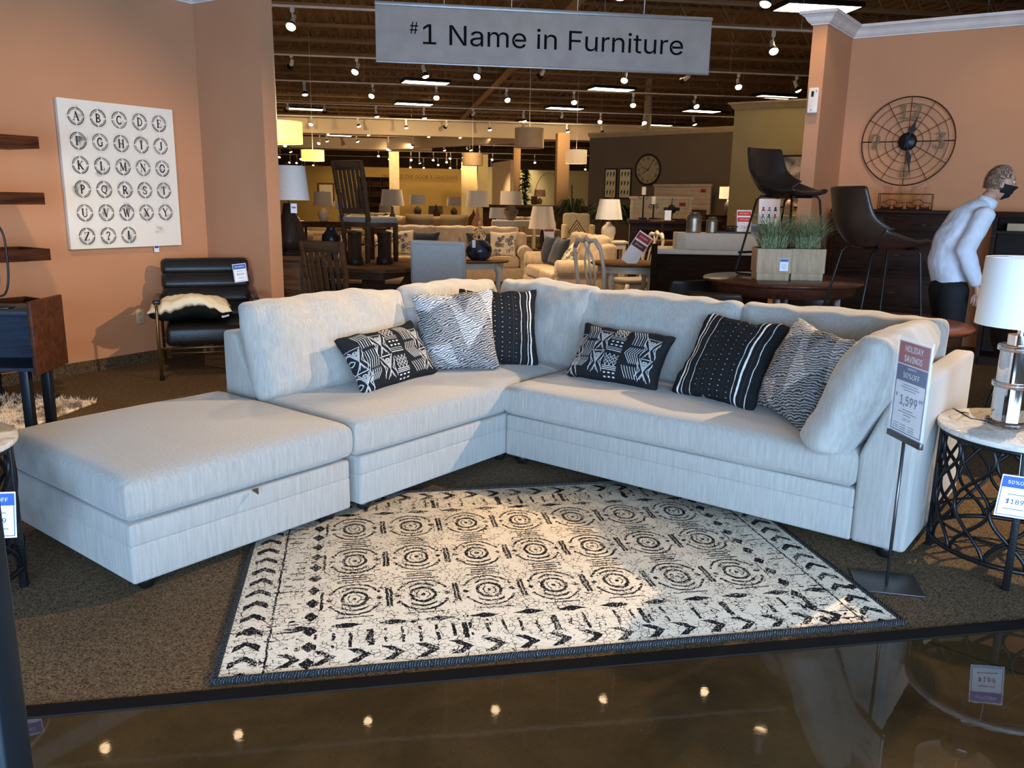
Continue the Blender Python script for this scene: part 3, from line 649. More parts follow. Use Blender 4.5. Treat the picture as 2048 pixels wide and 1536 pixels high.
LAMPS = {1: [(-3.16, 12.47, 3.87, 1), (3.91, 13.55, 3.83, 1), (-1.3, 12.75, 3.87, 2), (.2, 12.98, 3.87, 1), (1.9, 13.24, 3.87, 2)],  # last three are unseen, added behind the sign to brighten the mid store
2: [(-4.26, 16.6, 3.92, 0), (-3.06, 16.78, 3.88, 1), (-1.8, 16.98, 3.88, 2), (-0.75, 17.14, 3.88, 1), (0.5, 17.33, 3.92, 0), (2.17, 17.58, 3.91, 1), (3.43, 17.77, 3.93, 0), (4.53, 17.94, 3.87, 1), (5.78, 18.13, 3.87, 2)],
3: [(-4.91, 20.2, 3.88, 2), (-3.37, 20.43, 3.86, 1), (-1.9, 20.66, 3.87, 1), (-0.24, 20.91, 3.87, 1), (1.39, 21.16, 3.87, 1), (2.86, 21.39, 3.85, 1), (4.43, 21.63, 3.87, 1)],
4: [(-6.55, 24.9, 3.96, 0), (-5.53, 25.05, 3.95, 0), (-4.08, 25.27, 3.87, 2), (-2.71, 25.48, 3.87, 2), (-1.28, 25.7, 3.91, 0), (0.22, 25.93, 3.87, 2), (1.37, 26.11, 3.94, 0), (2.55, 26.29, 3.88, 1), (3.9, 26.5, 3.89, 1), (5.46, 26.73, 4.0, 2)],
5: [(-6.84, 28.95, 3.89, 1), (-5.33, 29.18, 3.9, 2), (-3.74, 29.43, 3.9, 2), (-2.38, 29.64, 3.9, 0), (-0.92, 29.86, 3.91, 2), (0.48, 30.07, 3.92, 2), (1.78, 30.27, 3.94, 2), (3.02, 30.46, 3.92, 2), (4.34, 30.66, 3.92, 1), (6.21, 30.95, 4.07, 2), (7.46, 31.14, 4.07, 2)],
6: [(-7.22, 33.2, 3.94, 1), (-5.74, 33.42, 3.94, 2), (-4.68, 33.58, 3.97, 0), (-3.44, 33.77, 3.98, 2), (-2.22, 33.96, 3.96, 2), (-0.93, 34.16, 3.96, 0), (0.18, 34.33, 3.97, 1), (1.66, 34.55, 4.0, 0)],
7: [(-9.94, 37.08, 3.64, 1), (-8.2, 37.35, 3.91, 2), (-6.93, 37.54, 3.92, 2), (-8.49, 37.3, 3.78, 1), (-5.58, 37.75, 3.6, 1), (-4.52, 37.91, 3.79, 0), (-3.2, 38.11, 3.91, 2), (-2.04, 38.29, 3.68, 2), (-0.99, 38.45, 3.81, 0)],
8: [(-10.85, 41.34, 3.63, 2), (-9.03, 41.62, 3.88, 2), (-8.18, 41.75, 3.9, 2), (-7.09, 41.91, 3.88, 2), (-6.17, 42.06, 3.84, 2), (-4.99, 42.24, 3.84, 2), (-3.54, 42.46, 3.88, 2), (-2.41, 42.63, 3.88, 2), (-1.8, 42.73, 3.75, 0), (0.04, 43.01, 3.48, 1), (2.95, 43.45, 3.74, 2)],
9: [(-13.29, 48.47, 3.66, 1), (-12.16, 48.64, 3.58, 1), (-7.87, 49.3, 3.84, 1), (-7.28, 49.39, 3.69, 1), (-6.04, 49.58, 3.66, 1), (-5.56, 49.65, 3.53, 2), (-4.76, 49.77, 3.69, 1), (-4.01, 49.89, 3.59, 1), (-3.78, 49.92, 3.8, 1), (-3.09, 50.03, 3.95, 2), (-1.99, 50.2, 3.67, 1), (-1.35, 50.29, 3.79, 1), (0.05, 50.51, 3.8, 1), (1.12, 50.67, 3.68, 1)],
10: [(-14.66, 55.76, 3.65, 1), (-14.22, 55.82, 3.63, 1), (-13.92, 55.87, 3.38, 1), (-13.74, 55.9, 3.23, 1), (-13.16, 55.99, 3.5, 1), (-12.97, 56.02, 3.4, 1), (-8.21, 56.74, 3.54, 2), (-7.0, 56.93, 3.5, 1), (-6.12, 57.06, 3.49, 1), (-5.17, 57.21, 3.7, 1), (-4.35, 57.34, 3.52, 1), (-3.58, 57.45, 3.47, 1), (-3.92, 57.4, 3.27, 1), (-3.12, 57.52, 3.35, 1), (-2.31, 57.65, 3.21, 1), (-1.64, 57.75, 3.06, 1), (4.8, 58.73, 3.62, 1)],
}
behind = ['behind the hanging sign']
for k, ls in LAMPS.items():
    rail(-17 if k > 2 else -9, 9, RY[k], 4.07, f'white ceiling lighting track, {ORD[k-1]} one behind the hanging sign')
    for i, (x, y, z, st) in enumerate(sorted(ls)):
        j = random.uniform(-.25, .25)
        aim = {1: (j, -.62, -.75), 2: (.3+j, -.12, -1), 0: (-.3+j, .85, -.38)}[st]
        pw = ({1: 330, 2: 330, 0: 0}[st] if k < 6 else (600 if i % 2 == 0 and st else 0)) if not (st == 0 and k > 3 and k != 5) else 300
        if k == 8 and i % 2: aim = (j, .75, -.5); pw = 200
        lamp_at(x, y, z-.05, aim, st > 0, f'{["unlit looking", "glowing", "glowing"][st]} track spotlight, {ORD[i]} from the left on the {ORD[k-1]} ceiling track', 'track spotlights', pw*1.25, 85 if k > 1 else 75)
# tracks over the display bay, above the top edge of the photograph (first row mirrored in the polished floor)
for i, (x, y, tx, ty, tz, pw, an) in enumerate([(-3.99, 7.31, -3.6, 3.8, 0, 60, 70), (-2.76, 7.56, -1.6, 3.6, .4, 300, 52), (-1.48, 7.82, -.3, 4.9, .7, 330, 45), (-.13, 8.05, .25, 3.2, 0, 150, 42), (1.07, 8.28, .8, 4.9, .7, 300, 50), (2.25, 8.48, .6, 2.2, 0, 140, 50)]):
    lamp_at(x, y, 4.02, (tx-x, ty-y, tz-4.02), True, f'track spotlight {ORD[i]} from the left over the back of the sofa', 'track spotlights', pw, an, sc=.7)
for i, (x, y, tx, ty, tz, pw, an) in enumerate([(4.75, 5.9, .5, 3.9, .3, 1700, 56), (4.4, 2.9, -3.7, 6.7, .6, 1300, 33), (2.6, 5.2, 4.0, 8.9, 1.3, 90, 75), (5.6, 6.2, 5.2, 8.2, 1.3, 90, 80), (2.62, 7.6, 2.9, 8.4, 2.1, 60, 60), (-2.6, 4.6, -3.0, 6.3, 0, 200, 62), (.6, 4.3, .3, 8.1, 2.9, 130, 70)]):  # last entry is an unseen lamp added to warm the hanging sign
    lamp_at(x, y, 4.02, (tx-x, ty-y, tz-4.02), True, ['track spotlight in front of the right wall aimed at the rug', 'track spotlight aimed across at the left wall art', 'track spotlight aimed at the wall clock', 'track spotlight washing the right end of the right wall', 'track spotlight close to the right pier', 'track spotlight over the shelf unit', 'added unseen spotlight above the rug that warms the hanging sign'][i], 'track spotlights', pw, an)
for i, (x, tx, ty, tz, pw, an) in enumerate([(-5.2, -3.4, 13.5, .5, 260, 80), (-2.6, -1.6, 9.6, .8, 260, 75), (-.6, -.5, 12.2, .6, 300, 80), (1.2, 1.1, 12.6, .6, 300, 75), (3., 2.1, 9.9, 1., 200, 75)]):  # unseen lamps added above the view to brighten the mid store
    y = 10.3+x*math.tan(AX); lamp_at(x, y, 4.02, (tx-x, ty-y, tz-4.02), True, f'track spotlight {ORD[i]} from the left on the added unseen track brightening the middle of the store', 'track spotlights', pw, an)
rail(-7, 5, 10.3, 4.07, 'added unseen white ceiling track between the display bay and the sign line')  # unseen track added to carry the mid-store fill lamps
rail(-7, 3.2, 7.93, 4.07, 'white ceiling track over the back of the sofa'); rail(3.6, 8, 5.2, 4.07, 'short white ceiling track in front of the right wall')
# ------------------------------------------------------------------ hanging fluorescent panels
def panel_light():
    r = empty('ceiling_light', (0, 0, 0)); b = MB()
    for lo, hi in (((-.63, -.32, -.0), (.63, -.29, .07)), ((-.63, .29, 0), (.63, .32, .07)), ((-.63, -.29, 0), (-.60, .29, .07)), ((.60, -.29, 0), (.63, .29, .07)), ((-.62, -.30, .06), (.62, .30, .08))): b.b2(lo, hi, .002)
    b.build('frame', M_black, r); MB().b2((-.60, -.29, .005), (.60, .29, .02)).build('diffuser', M_tube, r)
    for s in (-1, 1): MB().tube([(s*.55, 0, .08), (s*.55, 0, .95)], .003, 5).build('suspension_cable', M_white, r)
    return r
pl0 = panel_light()
FX = [(4.72, 14.1, 'nearest one above the right pier'), (-2.45, 23.5, 'left of the sign, nearest of its row'), (-3.4, 28.8, 'second of the row left of the sign'), (-4.4, 34.2, 'third of the row left of the sign'), (2.62, 24.3, 'directly beneath the sign, nearest of its row'), (1.63, 29.4, 'second of the row beneath the sign'), (6.3, 29.6, 'over the far end of the brown wall'),
      (7.5, 25.4, 'peeking over the olive wall'), (.62, 34.8, 'third of the row beneath the sign'), (5.7, 35.2, 'small far one above the brown wall'), (4.4, 40.1, 'farthest one above the brown wall'), (-8.2, 24., 'at the left behind the left pier'), (2.9, 18.6, 'hidden behind the hanging sign'), (-7.5, 31., 'beyond the yellow drum pendants'),
      (-9., 44., 'far back over the left aisle'), (-2., 45., 'far back over the middle aisle'), (-5., 52., 'farthest over the gold wall'), (5., 50., 'farthest over the right rooms')]
for i, (x, y, lb) in enumerate(FX):
    o = pl0 if i == 0 else dup(pl0); o.location = (x, y, 4.5); o.rotation_euler = (0, 0, AX+(R(9) if i else 0)); tag(o, 'hanging fluorescent panel with black frame, '+lb, 'ceiling light', 'hanging fluorescent panels')
# ------------------------------------------------------------------ hanging sign
SG = AX; s0 = Vector((-1.283, 8.0, 2.705)); SL = 3.17; SH = .48
sg = empty('hanging_sign', s0, SG, 'long grey hanging sign with dark lettering over the middle of the store', 'sign')
M_sign = plain('grey_sign_face', (146, 140, 136), .7, Specular_IOR_Level=.1); MB().b2((0, 0, 0), (SL, .02, SH), .002).build('panel', M_sign, sg)
MB().b2((-.004, -.012, SH-.004), (SL+.004, .032, SH+.03), .004).b2((-.002, -.008, -.01), (SL+.002, .028, .006), .003).build('rail', plain('silver_sign_rail', (150, 150, 150), .35, .5), sg)
me = text_mesh('1 Name in Furniture', .335, .001, 'LEFT'); wx = max(v.co.x for v in me.vertices)-min(v.co.x for v in me.vertices)
kx = (2.896-.425)/wx
for v in me.vertices: v.co.x *= kx
me.transform(Matrix.Translation((.425-min(v.co.x for v in me.vertices), -.003, .248)) @ Matrix.Rotation(PI/2, 4, 'X')); link('lettering', me, M_inkblack, sg)
text_on(sg, 'lettering', '#', .20, (.345, -.003, .296), M_inkblack, ext=.001, sx=.95)
for x in (.62, 1.24, 1.86, 2.5): MB().tube([(x, .01, SH+.03), (x+.006, .01, SH+.4), (x, .01, 2.12)], .0035, 6).build('hanging_wire', M_white, sg)
# ------------------------------------------------------------------ printed tags
def tag_card(root, w, h, M, header=M_blueprint, lines=(), price=None, name='price_card', border=True, hh=.26, head_text=None, bold=.0):
    b = MB(); b.M = M; b.b2((-w/2, 0, -h/2), (w/2, .0016, h/2)); c = b.build(name, M_paper, root)
    b = MB(); b.M = M; b.b2((-w*.47, -.0012, h*(.47-hh)), (w*.47, 0, h*.47)); b.build('header_band', header, c)
    if border:
        b = MB(); b.M = M; t = w*.018
        for lo, hi in (((-.46, -.46), (-.44, .47)), ((.44, -.46), (.46, .47)), ((-.46, -.46), (.46, -.445))): b.b2((lo[0]*w, -.0009, lo[1]*h), (hi[0]*w, 0, hi[1]*h))
        b.build('border', header, c)
    if head_text: text_on(c, 'lettering', head_text, w*.22, (0, -.0018, h*(.47-hh/2)), M_paper, M, ext=.0003)
    if price: text_on(c, 'lettering', price[0], w*price[1], (0, -.0014, h*price[2]), M_ink, M, ext=.0003, bold=bold)
    for z, l in lines:
        b = MB(); b.M = M; b.b2((-w*l/2, -.0012, h*z-.0012*h/.12), (w*l/2, 0, h*z+.0012*h/.12)); b.build('print_line', M_greyink, c)
    return c
# ------------------------------------------------------------------ alphabet canvas
def letter(im, ch, cx, cy, s, c):
    def L(*pts, w=5): im.poly([(cx+x*s, cy-y*s) for x, y in pts], w*s*.036, c)
    def arc(x, y, rx, ry, a0, a1, w=5): L(*[(x+rx*math.cos(a), y+ry*math.sin(a)) for a in np.linspace(R(a0), R(a1), 14)], w=w)
    def sf(x, y): L((x-.13, y), (x+.13, y), w=2.2)
    T, N = 6, 2.4
    if ch == 'A': L((-.32, -.5), (0, .5), w=N); L((0, .5), (.3, -.5), w=T); L((-.2, -.12), (.18, -.12), w=N); sf(-.32, -.5); sf(.3, -.5)
    elif ch == 'B': L((-.2, -.5), (-.2, .5), w=T); arc(-.1, .25, .3, .24, 90, -90, N+1.5); arc(-.1, -.25, .36, .25, 90, -90, N+2); sf(-.2, .5); sf(-.2, -.5)
    elif ch in 'CG': arc(0, 0, .34, .5, 50, 310, T-1); L((.24, .45), (.24, .25), w=N); ch == 'G' and (L((.24, -.05), (.24, -.42), w=T-1), sf(.24, -.03))
    elif ch == 'D': L((-.22, -.5), (-.22, .5), w=T); arc(-.1, 0, .42, .5, 90, -90, T-2); sf(-.22, .5); sf(-.22, -.5)
    elif ch in 'EF': L((-.18, -.5), (-.18, .5), w=T); L((-.3, .5), (.3, .5), (.3, .32), w=N); L((-.18, 0), (.15, 0), w=N); sf(-.2, -.5); ch == 'E' and L((-.3, -.5), (.3, -.5), (.3, -.32), w=N)
    elif ch == 'H': [(L((x, -.5), (x, .5), w=T), sf(x, .5), sf(x, -.5)) for x in (-.27, .27)]; L((-.27, 0), (.27, 0), w=N)
    elif ch == 'I': L((0, -.5), (0, .5), w=T); sf(0, .5); sf(0, -.5)
    elif ch == 'J': L((.1, .5), (.1, -.3), w=T); arc(-.08, -.3, .18, .2, 0, -160, N+1); sf(.1, .5)
    elif ch == 'K': L((-.25, -.5), (-.25, .5), w=T); L((.28, .5), (-.2, -.05), w=N); L((-.08, .08), (.3, -.5), w=T); [sf(*p) for p in ((-.25, .5), (-.25, -.5), (.28, .5), (.3, -.5))]
    elif ch == 'L': L((-.15, -.5), (-.15, .5), w=T); L((-.28, -.5), (.3, -.5), (.3, -.3), w=N); sf(-.15, .5)
    elif ch == 'M': L((-.36, -.5), (-.33, .5), w=N); L((-.33, .5), (0, -.4), w=T); L((0, -.4), (.33, .5), w=N); L((.33, .5), (.36, -.5), w=T); [sf(x, y) for x in (-.36, .36) for y in (-.5, .5)]
    elif ch == 'N': L((-.28, -.5), (-.28, .5), w=N); L((-.28, .5), (.28, -.5), w=T); L((.28, -.5), (.28, .5), w=N); sf(-.28, .5); sf(-.28, -.5); sf(.28, .5)
    elif ch == 'O': arc(0, 0, .36, .5, 15, 165, T-1); arc(0, 0, .36, .5, 195, 345, T-1)
    elif ch == 'P': L((-.15, -.5), (-.15, .5), w=T); arc(-.1, .24, .34, .26, 90, -90, N+2); sf(-.15, .5); sf(-.15, -.5)
    elif ch == 'Q': arc(0, .03, .35, .46, 0, 360, T-2); L((-.05, -.4), (.12, -.58), (.3, -.55), w=N+1)
    elif ch == 'R': L((-.2, -.5), (-.2, .5), w=T); arc(-.12, .24, .34, .26, 90, -90, N+2); L((0, -.02), (.3, -.5), w=T); sf(-.2, .5); sf(-.2, -.5); sf(.32, -.5)
    elif ch == 'S': L((.26, .28), (.2, .43), (0, .5), (-.2, .42), (-.25, .25), (-.12, .08), (.14, -.08), (.27, -.25), (.2, -.43), (0, -.5), (-.2, -.44), (-.28, -.26), w=T-2)
    elif ch == 'T': L((0, -.5), (0, .5), w=T); L((-.34, .3), (-.34, .5), (.34, .5), (.34, .3), w=N); sf(0, -.5)
    elif ch == 'U': L((-.27, .5), (-.27, -.2), w=T); arc(0, -.2, .27, .3, 180, 360, N+1); L((.27, .5), (.27, -.2), w=N); sf(-.27, .5); sf(.27, .5)
    elif ch == 'V': L((-.3, .5), (0, -.5), w=T); L((0, -.5), (.3, .5), w=N); sf(-.3, .5); sf(.3, .5)
    elif ch == 'W': L((-.42, .5), (-.2, -.5), w=T); L((-.2, -.5), (0, .4), w=N); L((0, .4), (.2, -.5), w=T); L((.2, -.5), (.42, .5), w=N); sf(-.42, .5); sf(.42, .5)
    elif ch == 'X': L((-.28, .5), (.28, -.5), w=T); L((.28, .5), (-.28, -.5), w=N); [sf(x, y) for x in (-.28, .28) for y in (-.5, .5)]
    elif ch == 'Y': L((-.3, .5), (0, 0), w=T); L((.3, .5), (0, 0), w=N); L((0, 0), (0, -.5), w=T-1); sf(-.3, .5); sf(.3, .5); sf(0, -.5)
    elif ch == 'Z': L((-.28, .32), (-.28, .5), (.28, .5), w=N); L((.28, .5), (-.28, -.5), w=T); L((-.28, -.5), (.28, -.5), (.28, -.3), w=N)
    elif ch == '?': arc(0, .25, .22, .24, 170, -40, T-2); L((.17, .1), (0, -.08), (0, -.22), w=T-2); L((0, -.45), (0, -.46), w=T+2)
    elif ch == '!': L((0, .5), (0, -.15), w=T+1); L((0, -.44), (0, -.45), w=T+2)
CWd, CHt = 1.04, 1.186; IW, IH = 416, 474; im = Img(IW, IH, lin((232, 226, 214))); K = (.022, .022, .024); rs = random.Random(5)
cells = [(c, r) for r in range(6) for c in range(5)][:28]
sx0, sy0, dx_, dy_ = 58, 52, 75, 76
nz = np.array([[mnoise.noise(Vector((x*.045, y*.045, 2))) for x in range(0, IW, 2)] for y in range(0, IH, 2)]).repeat(2, 0).repeat(2, 1)[:IH, :IW]
for i, ch in enumerate('ABCDEFGHIJKLMNOPQRSTUVWXYZ?!'):
    c_, r_ = cells[i]; cx, cy = sx0+c_*dx_, sy0+r_*dy_
    for a in range(4):
        g0 = -PI+a*PI/2+.07; wd = 2.6+1.2*rs.random()
        im.ring(cx, cy, 26, wd, K, g0, g0+PI/2-.14); im.ring(cx, cy, 21.5, 2.0, K, g0+.12, g0+PI/2-.2)
    letter(im, ch, cx, cy, 25, K)
    amt = rs.random(); ox, oy = rs.uniform(-14, 14), rs.uniform(-14, 14)
    d = np.hypot(im.X-cx-ox, im.Y-cy-oy); m = np.clip(1-d/(12+18*amt), 0, 1)**1.2*(amt**1.0)*np.clip(.5+1.9*nz, 0, 1)
    im.blend(np.clip(m*1.15, 0, .8), (.04, .04, .045)); im.blend(np.clip(1-np.abs(np.hypot(im.X-cx, im.Y-cy)-30)/9, 0, 1)*.16*np.clip(.5+2*nz, 0, 1), (.1, .1, .1))
for k in range(9):
    cx, cy = 300+rs.random()*85, 405+rs.random()*26; d = np.hypot(im.X-cx, (im.Y-cy)*1.6); im.blend(np.clip(1-d/14, 0, 1)*.4*np.clip(.6+2*nz, 0, 1), (.2, .18, .16))
cv = empty('wall_canvas', (*(ic-dW*1.355+dP*.003), 1.04), R(57.6), 'white canvas of stencilled black alphabet letters in rings on the left wall', 'wall art')
MB().b2((0, -.038, 0), (CWd, .0, CHt), .004).build('stretched_edge', fabric('white_canvas', (205, 198, 188), (222, 216, 205), 'N'), cv)
b = MB(); b.grid(lambda u, v: (u*CWd, -.0395, v*CHt), IW-1, IH-1, False); me = bpy.data.meshes.new('print'); me.from_pydata(b.v, [], b.f)
cc = np.ones((IW*IH, 4), np.float32); cc[:, :3] = im.a[::-1].reshape(-1, 3); at_ = me.color_attributes.new('Col', 'FLOAT_COLOR', 'POINT'); at_.data.foreach_set('color', cc.ravel())
link('alphabet_print', me, attrmat('printed_canvas', .8, .2, 500), cv)
c_ = MB(); tg = empty('paper_tag', (*(ic-dW*.56+dP*.02), .985), R(57.6), 'small paper tag hanging from the lower edge of the alphabet canvas', 'tag')
MB().b2((-.025, -.002, 0), (.025, .0, .075)).build('card', M_paper, tg); MB().b2((-.02, -.003, .035), (.02, -.002, .055)).build('header_band', M_blueprint, tg)
# wall outlet
ot = empty('wall_outlet', (*(ic-dW*.765+dP*.002), .36), R(57.6), 'cream wall outlet low on the left wall behind the leather armchair', 'outlet')
MB().b2((-.038, -.006, 0), (.038, 0, .125), .003).build('cover_plate', plain('cream_plastic', (190, 176, 140), .4), ot)
for z in (.035, .09): MB().b2((-.016, -.0085, z-.014), (.016, -.005, z+.014), .002).build('socket', plain('cream_socket', (170, 156, 120), .4), ot)

# ------------------------------------------------------------------ black leather armchair
M_leather = plain('black_leather', (26, 24, 23), .33, 0., .2, 8, .4, 140); M_brass = plain('antique_brass', (150, 118, 70), .38, .9)
AC = empty('armchair', (-2.631, 7.11, 0), R(20), 'black channel-tufted leather armchair with brass frame against the left wall', 'armchair')
for s in (-1, 1):
    x = s*.385; pts = [(x, -.33, .015), (x+s*.004, -.36, .35), (x, -.37, .58), (x, -.35, .615), (x, -.30, .63), (x, .25, .63), (x, .30, .60), (x, .33, .0+.015)]
    MB().tube(pts, .013, 10).build('side_frame', M_brass, AC); MB().b2((x-.03, -.33, .618), (x+.03, .16, .66), .014, 3).build('arm_strap', M_leather, AC)
    MB().lathe([(.018, 0), (.02, .03)], 12, (x, -.33, 0)).build('foot_cap', M_black, AC)
for nm, y, z in (('stretcher', -.345, .262), ('stretcher', .3, .25), ('stretcher', .33, .10)): MB().tube([(-.385, y, z), (.385, y, z)], .009, 8).build(nm, M_brass, AC)
b = MB(); b.box((0, -.02, .36), (.68, .68, .17), .05, 4); b.build('seat_cushion', M_leather, AC)
b = MB()
for k in range(4): b.M = Matrix.Translation((0, .20+.052*k, .44+.125*k)) @ Matrix.Rotation(R(-21), 4, 'X'); b.box((0, 0, .06), (.74, .11, .150), .05, 5)
b.M = Matrix.Translation((0, .20, .44)) @ Matrix.Rotation(R(-22), 4, 'X'); b.box((0, .02, .27), (.72, .05, .52), .02, 3)
b.build('backrest', M_leather, AC)
AR = Matrix.Translation(AC.location) @ Matrix.Rotation(R(20), 4, 'Z')
pt = empty('price_tag', AR @ Vector((.29, .235, .82)), R(20), 'white and blue price tag hanging on the backrest of the leather armchair', 'price tag')
tag_card(pt, .115, .16, Matrix.Rotation(R(-6), 4, 'Y'), lines=[(.10, .5), (-.28, .5)], price=('$329', .3, -.08), head_text='SAVINGS')
def two_tone():
    N_ = 40; a = np.zeros((N_, N_, 3), np.float32)+np.array(lin((225, 214, 186))); return a
me = cushion(.66, .52, .22, .06, 40, 40, .12, 2.3, .012, 21, colimg=two_tone()); a = me.color_attributes['Col']; n_half = 41*41
cols = np.zeros((len(me.vertices), 4), np.float32); a.data.foreach_get('color', cols.ravel()); cols[n_half:n_half*2, :3] = lin((22, 26, 16)); cols[n_half*2:, :3] = lin((60, 60, 30)); a.data.foreach_set('color', cols.ravel())
me.transform(Matrix.Translation((0, .25, .07)) @ Matrix.Rotation(R(-90), 4, 'X') @ Matrix.Translation((0, 0, -.25)) @ Matrix.Identity(4))
for v in me.vertices: v.co.z = .02 + (v.co.z-.02)*1.0 + .07*math.exp(-((v.co.x-.02)/.16)**2)*max(0, 1-abs(v.co.y)/.4)
pl_ = link('throw_pillow', me, attrmat('white_and_green_pillow', .8)); pl_.matrix_world = AR @ Matrix.Translation((-.13, -.33, .475)); tag(pl_, 'crumpled pillow, white above and dark green below, lying on the leather armchair', 'pillow')
pt2 = empty('paper_tag', AR @ Vector((.13, -.28, .50)), R(14), 'white paper tag at the corner of the crumpled white pillow', 'tag'); MB().box((0, 0, .04), (.06, .002, .085), 0, 1, 0, R(-20), R(-14)).build('card', M_paper, pt2)

# ------------------------------------------------------------------ tray shelf tower, cubby stand, metal loops, shaggy rug, steel post
M_walnut = wood('dark_walnut', (38, 22, 15), (84, 48, 30), .5)
TS = empty('shelf_tower', (-3.52, 6.12, 0), R(57.6), 'tall shelf tower of dark wooden trays standing beside the left wall', 'shelf')
for k, z in enumerate((.27, .66, 1.03, 1.42, 1.80)):
    MB().b2((-1.0, -.24, z-.01), (0, .16, z+.005), .002).b2((-1.0, -.24, z), (0, -.222, z+.072), .003).b2((-1.0, .142, z), (0, .16, z+.072), .003).b2((-.018, -.23, z), (0, .15, z+.072), .003).b2((-1.0, -.23, z), (-.982, .15, z+.072), .003).build('tray', M_walnut, TS)
for x in (-.72, -.30):
    for y in (.10,): MB().b2((x-.02, y-.02, 0), (x+.02, y+.02, 2.0), .002).build('upright', M_dark, TS)
MB().b2((-1.0, -.2, 0), (-.02, .16, .03), .003).build('base', M_dark, TS)
CB = empty('cubby_stand', (-3.1, 4.75, 0), R(4), 'dark blue-black open cubby console with legs near the shelf tower', 'console')
M_navy = wood('charcoal_wood', (30, 34, 44), (50, 56, 68), .5)
b = MB(); b.b2((-.42, -.17, .50), (.40, .17, .52)).b2((-.42, -.17, .82), (.40, .17, .845), .003).b2((-.42, .15, .5), (.40, .17, .84)).b2((-.42, -.17, .5), (-.40, .17, .84)); b.build('cabinet_box', M_navy, CB)
MB().b2((.38, -.19, .48), (.405, .19, .90), .004).build('side_panel', M_walnut, CB)
for x, y in ((.30, -.12), (.30, .12), (-.34, -.12), (-.34, .12)): MB().b2((x-.025, y-.025, 0), (x+.025, y+.025, .50), .003).build('leg', M_dark, CB)
lp = empty('metal_sculpture', (-2.93, 4.70, .845), R(10), 'black metal loop sculpture standing on the cubby console', 'decor')
def oval(w, h, z0, x0, lean_=.03):
    return [(x0+w/2*math.copysign(abs(math.cos(a))**.6, math.cos(a))+lean_*(z0+h/2+h/2*math.sin(a)), 0, z0+h/2+h/2*math.copysign(abs(math.sin(a))**.8, math.sin(a))) for a in np.linspace(0, 2*PI, 40, endpoint=False)]
MB().tube(oval(.13, .40, .07, 0), .006, 8, True).build('large_loop', M_black, lp); b = MB(); b.M = Matrix.Translation((-.03, -.04, 0)); b.tube(oval(.12, .30, .07, 0), .006, 8, True); b.build('small_loop', M_black, lp)
MB().tube([(0.0, 0, .0), (0.0, 0, .075)], .006, 8).b2((-.07, -.05, 0), (.07, .05, .012), .003).tube([(-.03, -.04, .0), (-.03, -.04, .075)], .006, 8).build('base', M_black, lp)
sh = MB(); rs = random.Random(3)
sh.b2((-.5, -.45, 0), (.42, .45, .02), .008)
for k in range(2600):
    x, y = rs.uniform(-.5, .42), rs.uniform(-.45, .45); a = rs.random()*6.3; l = rs.uniform(.015, .035); w_ = .004
    sh.add([(x, y, .015), (x+w_, y+w_, .015), (x+l*math.cos(a), y+l*math.sin(a), .04+rs.random()*.02)], [(0, 1, 2)])
g = G('white_grey_shag'); p = g.coord(); shag = g.fin(g.mix(g.ramp(g.noise(p, 14, 2), .4, .6), lin((120, 104, 90)), lin((225, 212, 192))), .9)
o = sh.build('shaggy_rug', shag, fix=False); o.location = (-3.5, 5.48, 0); o.rotation_euler = (0, 0, R(-8)); tag(o, 'white and grey shaggy rug corner on the carpet behind the ottoman', 'rug')
sp_ = empty('steel_post', (-.768, 1.07, -.006), R(-4), 'dark blue-grey steel post very close by, at the left end of the carpet edge', 'post')
MB().b2((-.055, -.03, .012), (.055, .03, 1.25), .006).build('shaft', plain('blue_grey_painted_steel', (18, 25, 31), .5, .1), sp_); MB().b2((-.12, -.12, 0), (.12, .12, .012), .002).build('base_plate', M_dark, sp_)

# ------------------------------------------------------------------ marble end tables
def marble_mat():
    g = G('white_marble'); p = g.coord(); f = g.noise(p, 5, 8, .65, 2.2); f2 = g.noise(p, 2.2, 4)
    c = g.mix(g.ramp((f-.5).abs(), .0, .07), lin((188, 180, 170)), lin((222, 216, 208))); c = g.mix(g.ramp(f2, .4, .65)*.35, c, lin((178, 166, 152))); return g.fin(c, .08, 0., Coat_Weight=.4)
M_marble = marble_mat(); M_iron = plain('black_iron', (20, 20, 22), .42, .4, .15, 20, .3, 90)
def end_table():
    r = empty('end_table', (0, 0, 0)); T = .60; Rr_ = .35
    MB().lathe([(.0001, T-.024), (Rr_-.004, T-.024), (Rr_, T-.020), (Rr_, T-.004), (Rr_-.004, T), (.0001, T)], 64).build('marble_top', M_marble, r)
    ring = lambda z, rad, n=56: [(rad*math.cos(2*PI*i/n), rad*math.sin(2*PI*i/n), z) for i in range(n)]
    MB().tube(ring(T-.036, .322), .011, 8, True).build('top_ring', M_iron, r); MB().tube(ring(.085, .322), .011, 8, True).build('bottom_ring', M_iron, r); MB().tube(ring(.175, .314), .006, 6, True).build('inner_ring', M_iron, r)
    for k in range(4):
        a = PI/4+k*PI/2; b = MB(); b.M = Matrix.Rotation(a, 4, 'Z'); b.b2((.306, -.014, 0), (.334, .014, T-.024), .003); b.build('leg', M_iron, r)
    n = 13; A = PI/n
    for k in range(n):
        b = MB()
        for sg_ in (1, -1):
            th0 = 2*PI*k/n; pts = []
            for i in range(29):
                z = .09+(T-.13)*i/28; th = th0+sg_*A*.98*math.sin(2*PI*(z-.09)/.42+PI/2); rad = .319+sg_*.004; pts.append((rad*math.cos(th), rad*math.sin(th), z))
            b.tube(pts, .0082, 6)
        b.build('lattice_wire', M_iron, r)
    return r
et = end_table(); et.location = (2.168, 3.348, 0); et.rotation_euler = (0, 0, R(12)); tag(et, 'round marble end table with black lattice iron base beside the sofa arm', 'end table', 'marble end tables')
